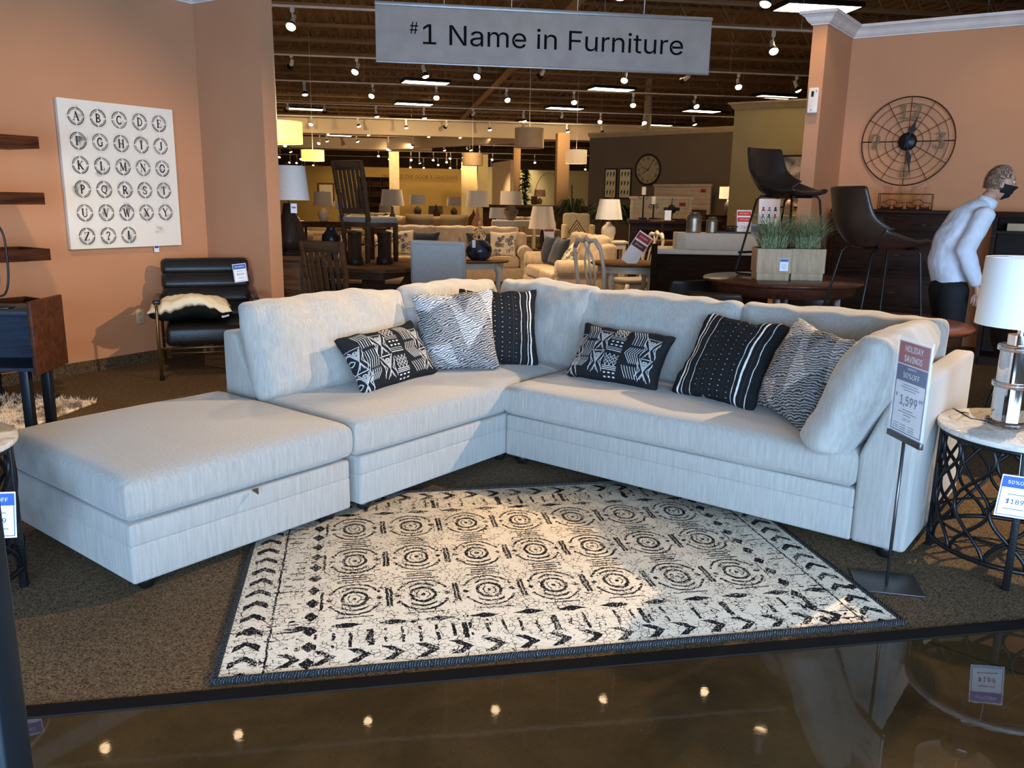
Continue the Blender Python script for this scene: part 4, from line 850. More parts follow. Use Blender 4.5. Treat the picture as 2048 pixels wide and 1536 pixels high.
et2 = dup(et, (-2.19, 2.88, 0), R(-28), 'round marble end table with lattice base left of the ottoman, mostly cut off')
def hang_tag(loc, rz, price, label):
    o = empty('price_tag', loc, rz, label, 'price tag'); tag_card(o, .125, .17, Matrix.Rotation(R(4), 4, 'Y'), head_text='50%OFF', lines=[(.05, .5), (-.3, .6)], price=(price, .30, -.12), bold=.0015)
    MB().tube([(0, .0, .085), (.0, .01, .17)], .0012, 5).build('string', M_paper, o); return o
hang_tag((1.965, 3.06, .40), R(-14), '$189', 'blue and white price tag hanging from the right marble end table')
hang_tag((-1.80, 2.73, .39), R(20), '$189', 'blue and white price tag hanging from the left marble end table')

# ------------------------------------------------------------------ crystal table lamp
LX, LY = 2.10, 3.40
g = G('clear_acrylic'); g.fin((1, 1, 1), .02, 0., Transmission_Weight=1., IOR=1.48); M_acr = g.m; M_chrome = plain('polished_chrome', (225, 226, 230), .06, 1., .0)
g = G('white_lamp_fabric'); M_shade = g.fin(lin((236, 234, 230)), .8, 0., Transmission_Weight=0.)
TLm = empty('table_lamp', (LX, LY, .60), 0, 'chrome and crystal cylinder table lamp with white drum shade on the marble end table', 'lamp')
for z, h, r_ in ((.0, .022, .088), (.165, .022, .080), (.318, .024, .078)): MB().lathe([(.0001, z), (r_-.003, z), (r_, z+.003), (r_, z+h-.003), (r_-.003, z+h), (.0001, z+h)], 48).build('crystal_disc', M_acr, TLm)
for z, h, r_ in ((.0225, .142, .069), (.1875, .130, .066)): MB().lathe([(.0001, z), (r_, z), (r_, z+h), (.0001, z+h)], 48, smooth=False).build('chrome_cylinder', M_chrome, TLm)
MB().lathe([(.0001, .3425), (.046, .3425), (.046, .385), (.0001, .385)], 40, smooth=False).lathe([(.0001, .385), (.014, .385), (.014, .44), (.0001, .44)], 20, smooth=False).build('neck', M_chrome, TLm)
MB().lathe([(.176, .425), (.166, .70)], 64, cap=False).lathe([(.173, .425), (.163, .70)], 64, cap=False).build('lamp_shade', M_shade, TLm)
MB().tube([(.164*math.cos(a), .164*math.sin(a), .695) for a in np.linspace(0, 2*PI, 40, endpoint=False)], .002, 5, True).tube([(-.164, 0, .69), (.164, 0, .69)], .002, 5).tube([(0, 0, .44), (0, 0, .70)], .004, 6).build('shade_frame', M_chrome, TLm)
MB().tube([(-.07, .02, .008), (-.13, .05, .012), (-.17, .10, .035), (-.155, .155, .03), (-.10, .19, .004), (-.04, .21, -.004)], .0028, 6).build('power_cord', M_blackp, TLm)

# ------------------------------------------------------------------ floor price stand
PS = empty('price_stand', (1.531, 3.114, 0), 0, 'slim metal floor stand holding the tall sale price card in front of the sofa arm', 'sign stand')
M_gun = plain('brushed_gunmetal', (96, 92, 92), .35, .85)
b = MB(); b.M = Matrix.Rotation(R(-12), 4, 'Z'); b.b2((-.125, -.095, .0), (.125, .105, .006), .001); b.build('base_plate', M_gun, PS)
MB().tube([(0, 0, .005), (0, 0, .62)], .0065, 10).build('pole', M_gun, PS)
PA = R(-84); b = MB(); b.M = Matrix.Rotation(PA, 4, 'Z'); b.b2((-.115, -.008, .60), (.115, .008, .624), .002); b.build('card_holder', M_gun, PS)
MC = Matrix.Translation((0, 0, .805)) @ Matrix.Rotation(PA, 4, 'Z')
b = MB(); b.M = MC; b.b2((-.115, -.004, -.185), (.115, .004, .20), .001); g = G('clear_plastic_sleeve'); g.fin((1, 1, 1), .05, 0., Alpha=.18); b.build('plastic_sleeve', g.m, PS)
b = MB(); b.M = MC; b.b2((-.107, -.0012, -.178), (.107, .0012, .185)); card = b.build('price_card', M_paper, PS)
b = MB(); b.M = MC; b.b2((-.100, -.0022, .095), (.100, -.0012, .180)); b.build('red_band', M_redprint, card)
b = MB(); b.M = MC; b.b2((-.100, -.0022, .028), (.100, -.0012, .090)); b.b2((-.101, -.0022, -.171), (-.098, -.0012, .03)).b2((.098, -.0022, -.171), (.101, -.0012, .03)).b2((-.1, -.0022, -.171), (.1, -.0012, -.168)); b.build('blue_band', M_blueprint if False else plain('dark_blue_print', (38, 62, 120), .5), card)
for t_, s_, z, m_, sxx in (('HOLIDAY', .046, .156, M_paper, .82), ('SAVINGS', .046, .118, M_paper, .82), ('SAVE UP TO', .014, .080, M_paper, 1), ('50%OFF', .040, .053, M_paper, .95), ('1,599', .072, -.045, M_ink, .85)): text_on(card, 'lettering', t_, s_, (0, -.0026, z), m_, MC, ext=.0002, sx=sxx, bold=.0008)
text_on(card, 'lettering', '$', .026, (-.083, -.0026, -.030), M_ink, MC, ext=.0002); text_on(card, 'lettering', '99', .030, (.080, -.0026, -.030), M_ink, MC, ext=.0002); text_on(card, 'lettering', '1,877.99', .018, (.0, -.0026, -.118), M_greyink, MC, ext=.0002)
b = MB(); b.M = MC
for z, l in ((.016, .10), (.006, .12), (-.004, .08), (-.082, .07), (-.092, .12), (-.102, .05)): b.b2((-l/2, -.0022, z-.0013), (l/2, -.0012, z+.0013))
for x in (-.07, -.02, .035):
    for z in (-.142, -.152, -.16): b.b2((x-.02, -.0022, z-.0012), (x+.02, -.0012, z+.0012))
b.build('small_print', M_greyink, card)

# ------------------------------------------------------------------ right wall: wire clock, tall dresser, bottles, second cabinet, dispenser
RM = Matrix.Translation((ra.x, ra.y, 0)) @ Matrix.Rotation(R(-31.7), 4, 'Z')
def onwall(s, off, z): return RM @ Vector((s, -off, z))
M_wire = plain('rust_brown_wire', (58, 34, 22), .5, .5); M_num = plain('aged_gold_metal', (112, 98, 66), .6, .1)
ck = empty('wall_clock', onwall(.635, .02, 2.13), R(-31.7), 'large round wire wall clock with open numerals above the tall dresser', 'clock')
circ = lambda r_, y=-.03, n=64: [(r_*math.cos(2*PI*i/n), y, r_*math.sin(2*PI*i/n)) for i in range(n)]
MB().tube(circ(.432), .0062, 8, True).build('rim', M_wire, ck); b = MB()
for r_ in (.37, .295, .21, .14): b.tube(circ(r_, -.012), .0025, 6, True)
b.build('inner_ring', M_wire, ck); b = MB()
for k in range(12):
    a = k*PI/6; r1 = .0065 if k % 6 == 0 and False else .0035
    b.tube([(.08*math.cos(a), -.03, .08*math.sin(a)), (.2*math.cos(a), -.022, .2*math.sin(a)), (.43*math.cos(a), -.03, .43*math.sin(a))], .0058 if k in (0, 6) else .0032, 6)
b.build('spoke', M_wire, ck)
b = MB(); b.M = Matrix.Rotation(PI/2, 4, 'X'); b.lathe([(.0001, .02), (.086, .02), (.088, .028), (.07, .045), (.0001, .05)], 32); b.build('hub', M_black, ck)
for t_, s_, x, z in (('12', .29, 0, .29), ('3', .30, .30, 0), ('6', .26, 0, -.29), ('9', .30, -.30, 0)): text_on(ck, 'numeral', t_, s_, (x, -.045, z), M_num, ext=.006, sx=.9)
def hand(a, L1, L2, w_):
    b = MB(); b.M = Matrix.Translation((0, -.058, 0)) @ Matrix.Rotation(-a, 4, 'Y')
    b.slab([(-w_*.3, 0, -L2), (0, 0, -L2-.04), (w_*.3, 0, -L2), (w_*.25, 0, L1*.25), (w_, 0, L1*.42), (w_*.3, 0, L1*.6), (0, 0, L1), (-w_*.3, 0, L1*.6), (-w_, 0, L1*.42), (-w_*.25, 0, L1*.25)], (0, .006, 0)); return b.build('hand', M_black, ck)
hand(R(-17), .30, .04, .030); hand(R(-170), .38, .04, .028)
M_esp = wood('espresso_wood', (24, 15, 11), (54, 35, 25), .5, spec=.12)
def handle(p, y, z, w_): return MB().tube([(p-w_/2, y, z), (p-w_/2, y-.022, z), (p+w_/2, y-.022, z), (p+w_/2, y, z)], .005, 6)
ds = empty('tall_dresser', onwall(.66, .02, 0), R(-31.7), 'tall espresso wood dresser with wide drawers under the wire clock', 'dresser')
b = MB(); b.b2((-.60, -.42, .06), (.60, 0, 1.42), .006).b2((-.62, -.44, 1.42), (.62, 0, 1.455), .006).b2((-.58, -.40, 0), (.58, -.02, .06)); b.build('cabinet_body', M_esp, ds)
M_pull = plain('dark_bronze_pull', (92, 78, 62), .3, .9)
for r_, (z0, z1) in enumerate(((1.20, 1.39), (.82, 1.17), (.46, .79), (.10, .43))):
    xs = ((-.56, -.11), (-.08, .56)) if r_ == 0 else ((-.56, .56),)
    for x0, x1 in xs:
        d = MB(); d.b2((x0, -.436, z0), (x1, -.418, z1), .004).b2((x0+.05, -.444, z0+.05), (x1-.05, -.434, z1-.05), .004); d = d.build('drawer', M_esp, ds)
        handle((x0+x1)/2, -.444, (z0+z1)/2+.02, .24 if r_ else .16).build('handle', M_pull, d)
d2_ = empty('bookcase', onwall(1.98, .02, 0), R(-31.7), 'dark open-shelf cabinet at the far right behind the person', 'cabinet')
b = MB(); b.b2((-.50, -.42, 1.40), (.6, 0, 1.455), .006).b2((-.48, -.42, 0), (-.44, 0, 1.40)).b2((.54, -.42, 0), (.58, 0, 1.40)).b2((-.44, -.02, 0), (.54, 0, 1.4)).b2((-.46, -.42, 1.255), (.56, 0, 1.28)).b2((-.46, -.42, .85), (.56, 0, .9)).b2((-.46, -.42, .4), (.56, 0, .45)).b2((-.46, -.42, .0), (.56, 0, .08)); b.build('carcass', M_esp, d2_)
bx = empty('storage_box', onwall(1.90, .30, 1.28), R(-31.7), 'beige box lying on the top shelf of the dark open cabinet', 'box'); MB().b2((-.28, -.1, .0005), (.4, .1, .07), .004).build('box_body', plain('beige_board', (188, 170, 140), .6), bx)
ot_ = [(1, .20, '')]
# bottles in a wire rack
rk = empty('bottle_rack', onwall(.70, .22, 1.455), R(-31.7), 'dark wire rack with oval loops holding four glass bottles on the dresser', 'rack')
b = MB(); w_, dd_ = .245, .055
for z in (.006, .155): b.tube([(-w_, -dd_, z), (w_, -dd_, z), (w_, dd_, z), (-w_, dd_, z)], .0035, 6, True)
for x in (-w_, w_):
    for y in (-dd_, dd_): b.tube([(x, y, .003), (x, y, .155)], .0035, 6)
for cx in (-.12, .12): b.tube([(cx+.05*math.cos(a), -dd_-.003, .07+.03*math.sin(a)) for a in np.linspace(0, 2*PI, 24, endpoint=False)], .003, 6, True); b.tube([(cx-.05, -dd_, .07), (cx-.12, -dd_, .07)], .003, 5).tube([(cx+.05, -dd_, .07), (cx+.12, -dd_, .07)], .003, 5)
b.b2((-w_, -dd_, .0005), (w_, dd_, .004)); b.build('wire_frame', M_black, rk)
g = G('clear_glass'); g.fin((.97, .98, .97), .03, 0., Transmission_Weight=1., IOR=1.10); M_glass = g.m
bt = MB().lathe([(.0001, .0), (.044, .0), (.046, .006), (.046, .10), (.036, .135), (.016, .165), (.0145, .205), (.018, .21), (.018, .218), (.014, .218), (.0125, .165), (.032, .132), (.042, .10), (.042, .006), (.0001, .004)], 28, cap=False).build('glass_bottle', M_glass)
for k in range(4):
    o = bt if k == 0 else bt.copy()
    if k: C.objects.link(o)
    o.location = onwall(.70-.18+.12*k, .22, 1.4605); tag(o, ['leftmost', 'second', 'third', 'rightmost'][k]+' clear glass bottle of the four in the wire rack', 'bottle', 'bottles in the rack')
# dispenser on the pier face
pdv = (re-rc_).normalized(); pn2 = Vector((pdv.y, -pdv.x)); aw = math.atan2(-pdv.y, -pdv.x)
dl = rc_+pdv*.068; dn = Vector((-pn2.x, -pn2.y)) if pn2.y > 0 else pn2
dsn = empty('air_freshener', (dl.x+dn.x*.001, dl.y+dn.y*.001, 2.355), aw, 'white air freshener dispenser high on the end of the right pier', 'dispenser')
MB().b2((-.048, -.055, 0), (.048, 0, .235), .012, 3).build('housing', plain('white_plastic', (232, 222, 212), .35), dsn); MB().box((-.005, -.056, .175), (.024, .004, .05), .001).build('vent', M_blackp, dsn); MB().box((.028, -.056, .20), (.008, .004, .02), .001).build('indicator', M_greyink, dsn)
MB().box((-.01, -.056, .03), (.02, .003, .006), .0005).build('maker_mark', M_greyink, dsn)
# ------------------------------------------------------------------ round tables with bucket chairs standing on them
M_rtop = wood('dark_cherry_wood', (52, 28, 20), (92, 54, 38), .25, coat=.3); M_bucket = plain('dark_brown_leather', (34, 26, 22), .38, 0., .15, 8, .3, 140); M_tube_ = plain('black_steel_tube', (18, 18, 18), .35, .5)
def round_table(r, z, leg_r, label, loc, rz, grp=None):
    o = empty('round_table', loc, rz, label, 'table', grp)
    MB().lathe([(.0001, z-.03), (r-.02, z-.03), (r, z-.018), (r, z-.006), (r-.008, z), (.0001, z)], 72).build('table_top', M_rtop, o)
    MB().lathe([(r-.07, z-.03), (r-.07, z-.11), (r-.09, z-.11), (r-.09, z-.03)], 64, cap=False).build('apron', M_rtop, o)
    for k in range(4):
        a = PI/4+k*PI/2; b = MB(); b.M = Matrix.Rotation(a, 4, 'Z'); b.b2((leg_r-.03, -.03, 0), (leg_r+.03, .03, z-.03), .006); b.build('leg', M_rtop, o)
    return o
round_table(.63, .91, .42, 'counter height round dark cherry table carrying a stool and two planters', (2.17, 6.72, 0), .4)
round_table(.58, .76, .40, 'lower round dark cherry table behind the sofa arm with a chair standing on it', (2.36, 5.38, 0), .2)
def bucket_chair(seat_z, foot, kind):
    """faces local -y; seat at seat_z; sled side frames"""
    r = empty(kind, (0, 0, 0)); N_, M_ = 26, 18
    def prof(s):      # front edge -> seat -> back top, (y, z)
        if s < .45: u = s/.45; return (-.235+u*.36, .012*(1-u)**2+.0-.02*math.sin(u*PI)+(-.02 if u < .05 else 0))
        u = (s-.45)/.55; a = u*1.0; return (.125+.10*math.sin(min(1, u*1.8)*PI/2)+.035*u, .375*max(0, u-.06)**1.12 if u > .06 else 0)
    def wid(s): return .215+.025*min(1, s/.2) if s < .45 else .24-.028*((s-.45)/.55)**2
    def fn(a, b_):
        t = (a-.5)*2; y, z = prof(b_); w_ = wid(b_); k = max(0, (b_-.12)/.88)
        curl = abs(t)**3*(.03+.075*math.sin(min(1, k*1.25)*PI))
        if b_ > .45: u = (b_-.45)/.55; return (t*w_*(1-.04*u), y-abs(t)**2.4*(.085*(1-u)+.035), z+curl*(1-u))
        return (t*w_, y, z+curl)
    b = MB(); b.grid(fn, M_, N_); o = b.build('seat_shell', M_bucket, r); o.location = (0, 0, seat_z)
    m = o.modifiers.new('t', 'SOLIDIFY'); m.thickness = .028; m.offset = 0; m2 = o.modifiers.new('s', 'SUBSURF'); m2.levels = m2.render_levels = 1
    for s in (-1, 1):
        x0, x1 = s*.17, s*foot[0]; zt = seat_z-.022
        pts = [(x0*.6, .06, zt), (x0, .09, zt), (x0*1.03, .13, zt-.03), (x1, foot[2], .03), (x1, foot[2]-.01, .012), (x1, foot[2]-.03, .008), (x1, -foot[1]+.03, .008), (x1, -foot[1]+.01, .012), (x1, -foot[1], .03), (x0*1.03, -.19, zt-.03), (x0, -.17, zt), (x0*.6, -.14, zt)]
        MB().tube(pts, .0085, 8).build('side_frame', M_tube_, r)
    for y, z in ((-.15, seat_z-.026), (.07, seat_z-.026)): MB().tube([(-.12, y, z), (.12, y, z)], .008, 8).build('cross_bar', M_tube_, r)
    if kind == 'bar_stool': MB().tube([(-foot[0]*.93, -foot[1]*.98, .17), (foot[0]*.93, -foot[1]*.98, .17)], .0085, 8).build('foot_rest', M_tube_, r); MB().tube([(-foot[0]*.93, foot[2]*.98, .17), (foot[0]*.93, foot[2]*.98, .17)], .0085, 8).build('foot_rest', M_tube_, r)
    return r
bs = bucket_chair(.63, (.235, .245, .235), 'bar_stool'); bs.scale = (1.06, 1.06, 1.06); bs.location = (2.22, 7.0, .911); bs.rotation_euler = (0, 0, R(90-54)); tag(bs, 'dark leather bucket bar stool standing on the counter height round table', 'stool')
bc = bucket_chair(.50, (.225, .215, .20), 'dining_chair'); bc.location = (2.28, 5.30, .761); bc.rotation_euler = (0, 0, R(90+8)); tag(bc, 'dark leather bucket chair standing on the lower round table', 'chair', 'dark leather bucket chairs')
for x, y, a, lb in ((1.46, 7.35, 200, 'farther dark bucket chair on the floor left of the planters, only its back showing'), (1.60, 6.35, 150, 'nearer dark bucket chair on the floor behind the sofa, its back edge showing'), (3.25, 5.02, 100, 'dark bucket chair on the floor right of the lower round table'), (2.62, 7.0, 10, 'dark bucket chair behind the lower round table near the dresser')):
    dup(bc, (x, y, 0), R(a), lb)
# planters
M_pot = wood('pale_striped_wood', (168, 136, 104), (206, 180, 146), .55, 'Z', 6)
def grass_mat():
    g = G('faux_grass_blades'); p = g.coord(); x, y, z = g.xyz(p); n = g.noise(p, 30, 2); c = g.mix(g.ramp(n, .35, .65), lin((84, 108, 66)), lin((176, 182, 134))); return g.fin(c, .6)
M_grass = grass_mat()
def planter(loc, rz, label, seed):
    r = empty('potted_grass', loc, rz, label, 'planter', 'wooden planters of grass'); rs = random.Random(seed); h = .245
    MB().b2((-.122, -.122, .0), (.122, .122, .055), .002).b2((-.130, -.130, .055), (.130, .130, h), .003).build('wooden_pot', M_pot, r)
    MB().b2((-.12, -.12, h-.01), (.12, .12, h+.002)).build('soil', plain('dark_moss', (40, 36, 22), .95), r); b = MB()
    for k in range(420):
        x, y = rs.uniform(-.09, .09), rs.uniform(-.09, .09); a = math.atan2(y, x)+rs.uniform(-.7, .7); L_ = rs.uniform(.20, .36); out = rs.uniform(.04, .30)*(.5+math.hypot(x, y)/.1); w_ = .0022
        q = [(x+out*t*t*math.cos(a), y+out*t*t*math.sin(a), h+L_*(t-.25*t*t*out/.2)) for t in (0, .4, .75, 1)]; px, py = -math.sin(a)*w_, math.cos(a)*w_; vs = []
        for i, (X, Y_, Z) in enumerate(q): k_ = (1, .9, .6, .1)[i]; vs += [(X-px*k_, Y_-py*k_, Z), (X+px*k_, Y_+py*k_, Z)]
        b.add(vs, [(0, 1, 3, 2), (2, 3, 5, 4), (4, 5, 7, 6)])
    o = b.build('grass_blades', M_grass, r, fix=False); o['kind'] = 'stuff'; return r
planter((2.03, 6.62, .911), R(-6), 'nearer pale wood planter of spiky green grass with a price tag, on the round table', 1)
planter((2.305, 6.66, .911), R(-4), 'right hand pale wood planter of spiky green grass beside the tagged one', 2)
pt = empty('price_tag', (2.09, 6.475, 1.035), R(-6), 'small white price tag on the front of the nearer wooden planter', 'price tag'); tag_card(pt, .065, .095, Matrix.Identity(4), lines=[(.0, .6), (-.1, .5), (-.2, .6), (-.3, .4)], border=False, hh=.22)

# ------------------------------------------------------------------ service counter
M_stone = plain('grey_laminate', (176, 170, 156), .5, 0., .06, 20); M_dk = wood('dark_counter_panel', (22, 16, 12), (40, 29, 21), .7, spec=.05)
ct = empty('service_counter', (1.60, 9.35, 0), R(-3), 'dark wood service counter with raised pale grey top behind the bucket stool', 'counter')
MB().b2((-.0, 0, 0), (1.25, .60, .93), .004).build('counter_base', M_dk, ct); MB().b2((-.07, -.05, 0), (-.01, .02, 1.04), .003).build('end_post', M_dk, ct)
MB().b2((-.01, -.03, .93), (1.27, .62, .985), .004).build('lower_top', M_stone, ct); b = MB(); b.prism([(.20, .0), (.30, -.04), (1.27, -.04), (1.27, .30), (.20, .30)], .985, 1.165, .003); b.build('raised_ledge', M_stone, ct)
CM = Matrix.Translation(ct.location) @ Matrix.Rotation(R(-3), 4, 'Z')
def oncounter(x, y, z=1.166): return CM @ Vector((x, y, z))
M_galv = plain('galvanised_metal', (150, 138, 118), .35, .8, .2, 14)
for x, s_, lb in ((.40, 1., 'larger ribbed metal canister on the service counter'), (.60, .78, 'smaller ribbed metal canister on the service counter')):
    o = empty('metal_canister', oncounter(x, .12), 0, lb, 'canister', 'ribbed metal canisters'); pr = [(.0001, 0), (.082, 0)]+[(.082+.002*(i % 2), .01+.012*i) for i in range(13)]+[(.080, .175), (.06, .2), (.05, .205)]
    MB().lathe([(a*s_, z*s_) for a, z in pr], 32).build('can_body', M_galv, o); MB().lathe([(.0001, .206*s_), (.058*s_, .206*s_), (.056*s_, .222*s_), (.0001, .226*s_)], 28).build('lid', M_galv, o)
ph = empty('black_basket', oncounter(.80, .10), .2, 'small black wire bowl on the service counter beside the metal canisters', 'bowl')
b = MB()
for z, r_ in ((.01, .05), (.03, .07), (.055, .085)): b.tube([(r_*math.cos(a), .7*r_*math.sin(a), z) for a in np.linspace(0, 2*PI, 24, endpoint=False)], .006, 6, True)
for k in range(8): a = k*PI/4; b.tube([(.045*math.cos(a), .03*math.sin(a), .006), (.085*math.cos(a), .06*math.sin(a), .058)], .004, 5)
b.b2((-.05, -.03, 0), (.05, .03, .008)); b.build('wire_bowl', M_black, ph)
MB().b2((-.20, -.10, 0), (.34, .10, .018), .003)
tr = empty('counter_tray', oncounter(.86, .12, 1.1655), R(0), 'flat black tray under the red sale sign on the service counter', 'tray')
ph.location.z += .019
MB().b2((-.24, -.10, 0), (.24, .10, .018), .003).build('tray_body', M_blackp, tr)
rsn = empty('sale_sign', oncounter(.95, .08, 1.185), R(3), 'leaning red and white sale sign on the service counter', 'sign')
Mr = Matrix.Rotation(R(-12), 4, 'X'); M_brred = plain('bright_red_print', (206, 52, 48), .5)
def zcard(root, w_, h, M, bands, txt=(), mat=None):
    b = MB(); b.M = M; b.b2((-w_/2, 0, 0), (w_/2, .003, h)); c = b.build('sign_card', mat or M_paper, root)
    for z0, z1, m in bands: b = MB(); b.M = M; b.b2((-w_*.46, -.002, z0*h), (w_*.46, 0, z1*h)); b.build('colour_band', m, c)
    for t_, s_, z, m in txt: text_on(c, 'lettering', t_, s_, (0, -.003, z*h), m, M, ext=.0003)
    return c
zcard(rsn, .165, .24, Mr, [(.74, .94, M_brred), (.46, .66, M_brred)], [('HOLIDAY', .034, .84, M_paper), ('50%OFF', .036, .56, M_paper), ('749', .06, .22, M_brred)])
bh = empty('brochure_holder', oncounter(1.20, .04), R(-3), 'white counter display card with six small portrait pictures in two rows', 'display card')
c_ = zcard(bh, .23, .38, Matrix.Rotation(R(-4), 4, 'X'), [(.02, .22, plain('dark_photo_print', (70, 78, 84), .5))])
for i in range(6):
    x, z = -.065+.065*(i % 3), .27-.075*(i//3); m_ = [M_redprint, M_greyink, M_ink][(i+i//3) % 3]; b = MB(); b.M = Matrix.Rotation(R(-4), 4, 'X') @ Matrix.Translation((x, -.003, z)) @ Matrix.Rotation(PI/2, 4, 'X')
    b.cyl((0, .012, 0), .011, .002, 14); b.slab([(-.02, -.02, 0), (.02, -.02, 0), (.012, -.002, 0), (-.012, -.002, 0)], (0, 0, .002)); b.build('portrait_picture', m_, c_)
for i, (x, m_, lb) in enumerate(((1.03, plain('blue_and_white_card', (150, 160, 170), .5), 'pale picture card leaning on the counter behind the left planter'), (1.12, plain('slate_card', (44, 52, 60), .5), 'dark slate picture card leaning on the counter beside the pale one'))):
    o = empty('picture_card', oncounter(x+.02, -.0), R(2), lb, 'card'); zcard(o, .085, .11, Mr, [(.2, .8, plain('card_picture', (90, 100, 110) if i == 0 else (100, 110, 120), .5))], mat=m_)

# ------------------------------------------------------------------ person in the white shirt
def skin(name, joints, edges, mat, parent, root=0, sub=2):
    me = bpy.data.meshes.new(name); me.from_pydata([j[:3] for j in joints], edges, []); o = link(name, me, mat, parent)
    m = o.modifiers.new('skin', 'SKIN'); m.use_smooth_shade = True
    for i, j in enumerate(joints):
        sv = me.skin_vertices[0].data[i]; sv.radius = (j[3], j[4] if len(j) > 4 else j[3]); sv.use_root = (i == root)
    s = o.modifiers.new('sub', 'SUBSURF'); s.levels = s.render_levels = sub; return o
M_skin = plain('skin_tone', (196, 146, 120), .5, 0., .05); M_shirt = fabric('white_cotton_shirt', (206, 208, 216), (226, 228, 236), 'N', bs=.4, sc=16); M_trous = plain('black_trousers', (16, 16, 19), .8)
# faces +x; built upright in local axes x = forward, y = left
def blob(name, chains, mat, parent, vox=.011, smooth=6):
    """limbs as overlapping tapered tubes fused into one continuous surface"""
    b = MB()
    for ch in chains:
        for (p0, p1) in zip(ch[:-1], ch[1:]):
            a_, c_ = Vector(p0[:3]), Vector(p1[:3]); ra_, rb_ = p0[3], p1[3]; ya, yb = p0[4] if len(p0) > 4 else ra_, p1[4] if len(p1) > 4 else rb_; n = 8; N_ = 20
            vs = []; fs = []; d = (c_-a_).normalized(); X = Vector((0, 1, 0)); X = (X-d*X.dot(d)).normalized(); Z = d.cross(X)
            for i in range(n+1):
                t = i/n; q = a_.lerp(c_, t); r1, r2 = ra_+(rb_-ra_)*t, ya+(yb-ya)*t
                for k in range(N_): an = 2*PI*k/N_; vs.append(q+X*math.cos(an)*r2+Z*math.sin(an)*r1)
            for i in range(n):
                for k in range(N_): k2 = (k+1) % N_; fs.append((i*N_+k, i*N_+k2, (i+1)*N_+k2, (i+1)*N_+k))
            fs += [tuple(range(N_))[::-1], tuple(n*N_+k for k in range(N_))]; b.add(vs, fs, True)
        for p in ch:
            rx, ry = p[3], p[4] if len(p) > 4 else p[3]; bm = bmesh.new(); bmesh.ops.create_uvsphere(bm, u_segments=16, v_segments=10, radius=1)
            b.add([Vector((p[0]+v.co.x*rx, p[1]+v.co.y*ry, p[2]+v.co.z*(rx+ry)/2*.9)) for v in bm.verts], [[v.index for v in f.verts] for f in bm.faces], True); bm.free()
    o = b.build(name, mat, parent, fix=False); m = o.modifiers.new('fuse', 'REMESH'); m.mode = 'VOXEL'; m.voxel_size = vox; m.use_smooth_shade = True
    s = o.modifiers.new('smooth', 'SMOOTH'); s.iterations = smooth; s.factor = .6; return o
P = empty('person', (3.24, 6.1, 0), R(-6), 'person with grey hair, black mask and white shirt leaning forward near the tall dresser', 'person')
torso = [(-.05, 0, .96, .09, .135), (-.055, 0, 1.12, .095, .135), (-.02, 0, 1.28, .10, .15), (.05, 0, 1.42, .085, .15), (.11, 0, 1.50, .052, .06), (.15, 0, 1.575, .05, .055)]
armL = [(.055, .165, 1.435, .055), (.02, .225, 1.19, .043), (.10, .235, .97, .030)]; armR = [(.055, -.165, 1.435, .055), (-.06, -.225, 1.20, .043), (.03, -.24, .985, .030)]
legL = [(-.05, .085, .90, .085), (.02, .10, .50, .055), (-.05, .10, .09, .04), (.08, .10, .045, .035)]; legR = [(-.05, -.085, .90, .085), (-.03, -.10, .50, .055), (-.12, -.10, .09, .04), (.01, -.10, .045, .035)]
blob('body', [torso, armL, armR, legL, legR], M_skin, P)
def grow(ch, d): return [(p[0], p[1], p[2], p[3]+d, (p[4] if len(p) > 4 else p[3])+d) for p in ch]
shirt_t = [(-.05, 0, .98, .118, .16), (-.075, 0, 1.10, .135, .165), (-.055, 0, 1.24, .138, .172), (.01, 0, 1.38, .125, .17), (.06, 0, 1.44, .10, .15), (.112, 0, 1.505, .062, .072)]
sh_ = blob('shirt', [shirt_t, grow(armL, .017), grow(armR, .019)], M_shirt, P, .010, 4)
tx = bpy.data.textures.new('cloth_folds', 'CLOUDS'); tx.noise_scale = .09; dm = sh_.modifiers.new('folds', 'DISPLACE'); dm.texture = tx; dm.strength = .018; dm.mid_level = .5
MB().lathe([(.062, -.03), (.070, .012), (.066, .042), (.060, .043), (.058, -.03)], 24, cap=False).build('collar', M_shirt, P).matrix_local = Matrix.Translation((.128, 0, 1.515)) @ Matrix.Rotation(R(24), 4, 'Y')
blob('trousers', [[(-.05, 0, .99, .116, .152), (-.055, 0, .90, .115, .15)], grow(legL[:3], .022), grow(legR[:3], .022)], M_trous, P)
for x, y in ((.04, .10), (-.03, -.10)): b = MB(); b.box((x, y, .045), (.27, .095, .09), .035, 3); b.build('shoe', M_blackp, P)
def head_mesh():
    bm = bmesh.new(); bmesh.ops.create_uvsphere(bm, u_segments=40, v_segments=30, radius=1)
    for v in bm.verts:
        x, y, z = v.co; X = x*.098; Y_ = y*.076; Z = z*.118
        if z < 0: X = X*(1+.10*z)+.012*(-z); Y_ *= (1+.28*z)
        if x > .3: f = (x-.3)/.7; X -= .012*f*f; Z_ = z
        if x > .6 and abs(y) < .35: # brow, nose, lips, chin
            X += .022*math.exp(-((z+.12)/.20)**2)*math.exp(-(y/.14)**2)+.008*math.exp(-((z-.22)/.1)**2)+.008*math.exp(-((z+.50)/.08)**2)*math.exp(-(y/.25)**2)+.010*math.exp(-((z+.82)/.14)**2)
        if x > .5: X -= .012*math.exp(-((z-.06)/.12)**2)*(math.exp(-((abs(y)-.36)/.16)**2))
        v.co = (X, Y_, Z)
    me = bpy.data.meshes.new('head'); bm.to_mesh(me); bm.free(); me.polygons.foreach_set('use_smooth', [True]*len(me.polygons)); return me
HM = Matrix.Translation((.205, -.005, 1.672)) @ Matrix.Rotation(R(-14), 4, 'Z') @ Matrix.Rotation(R(10), 4, 'Y')
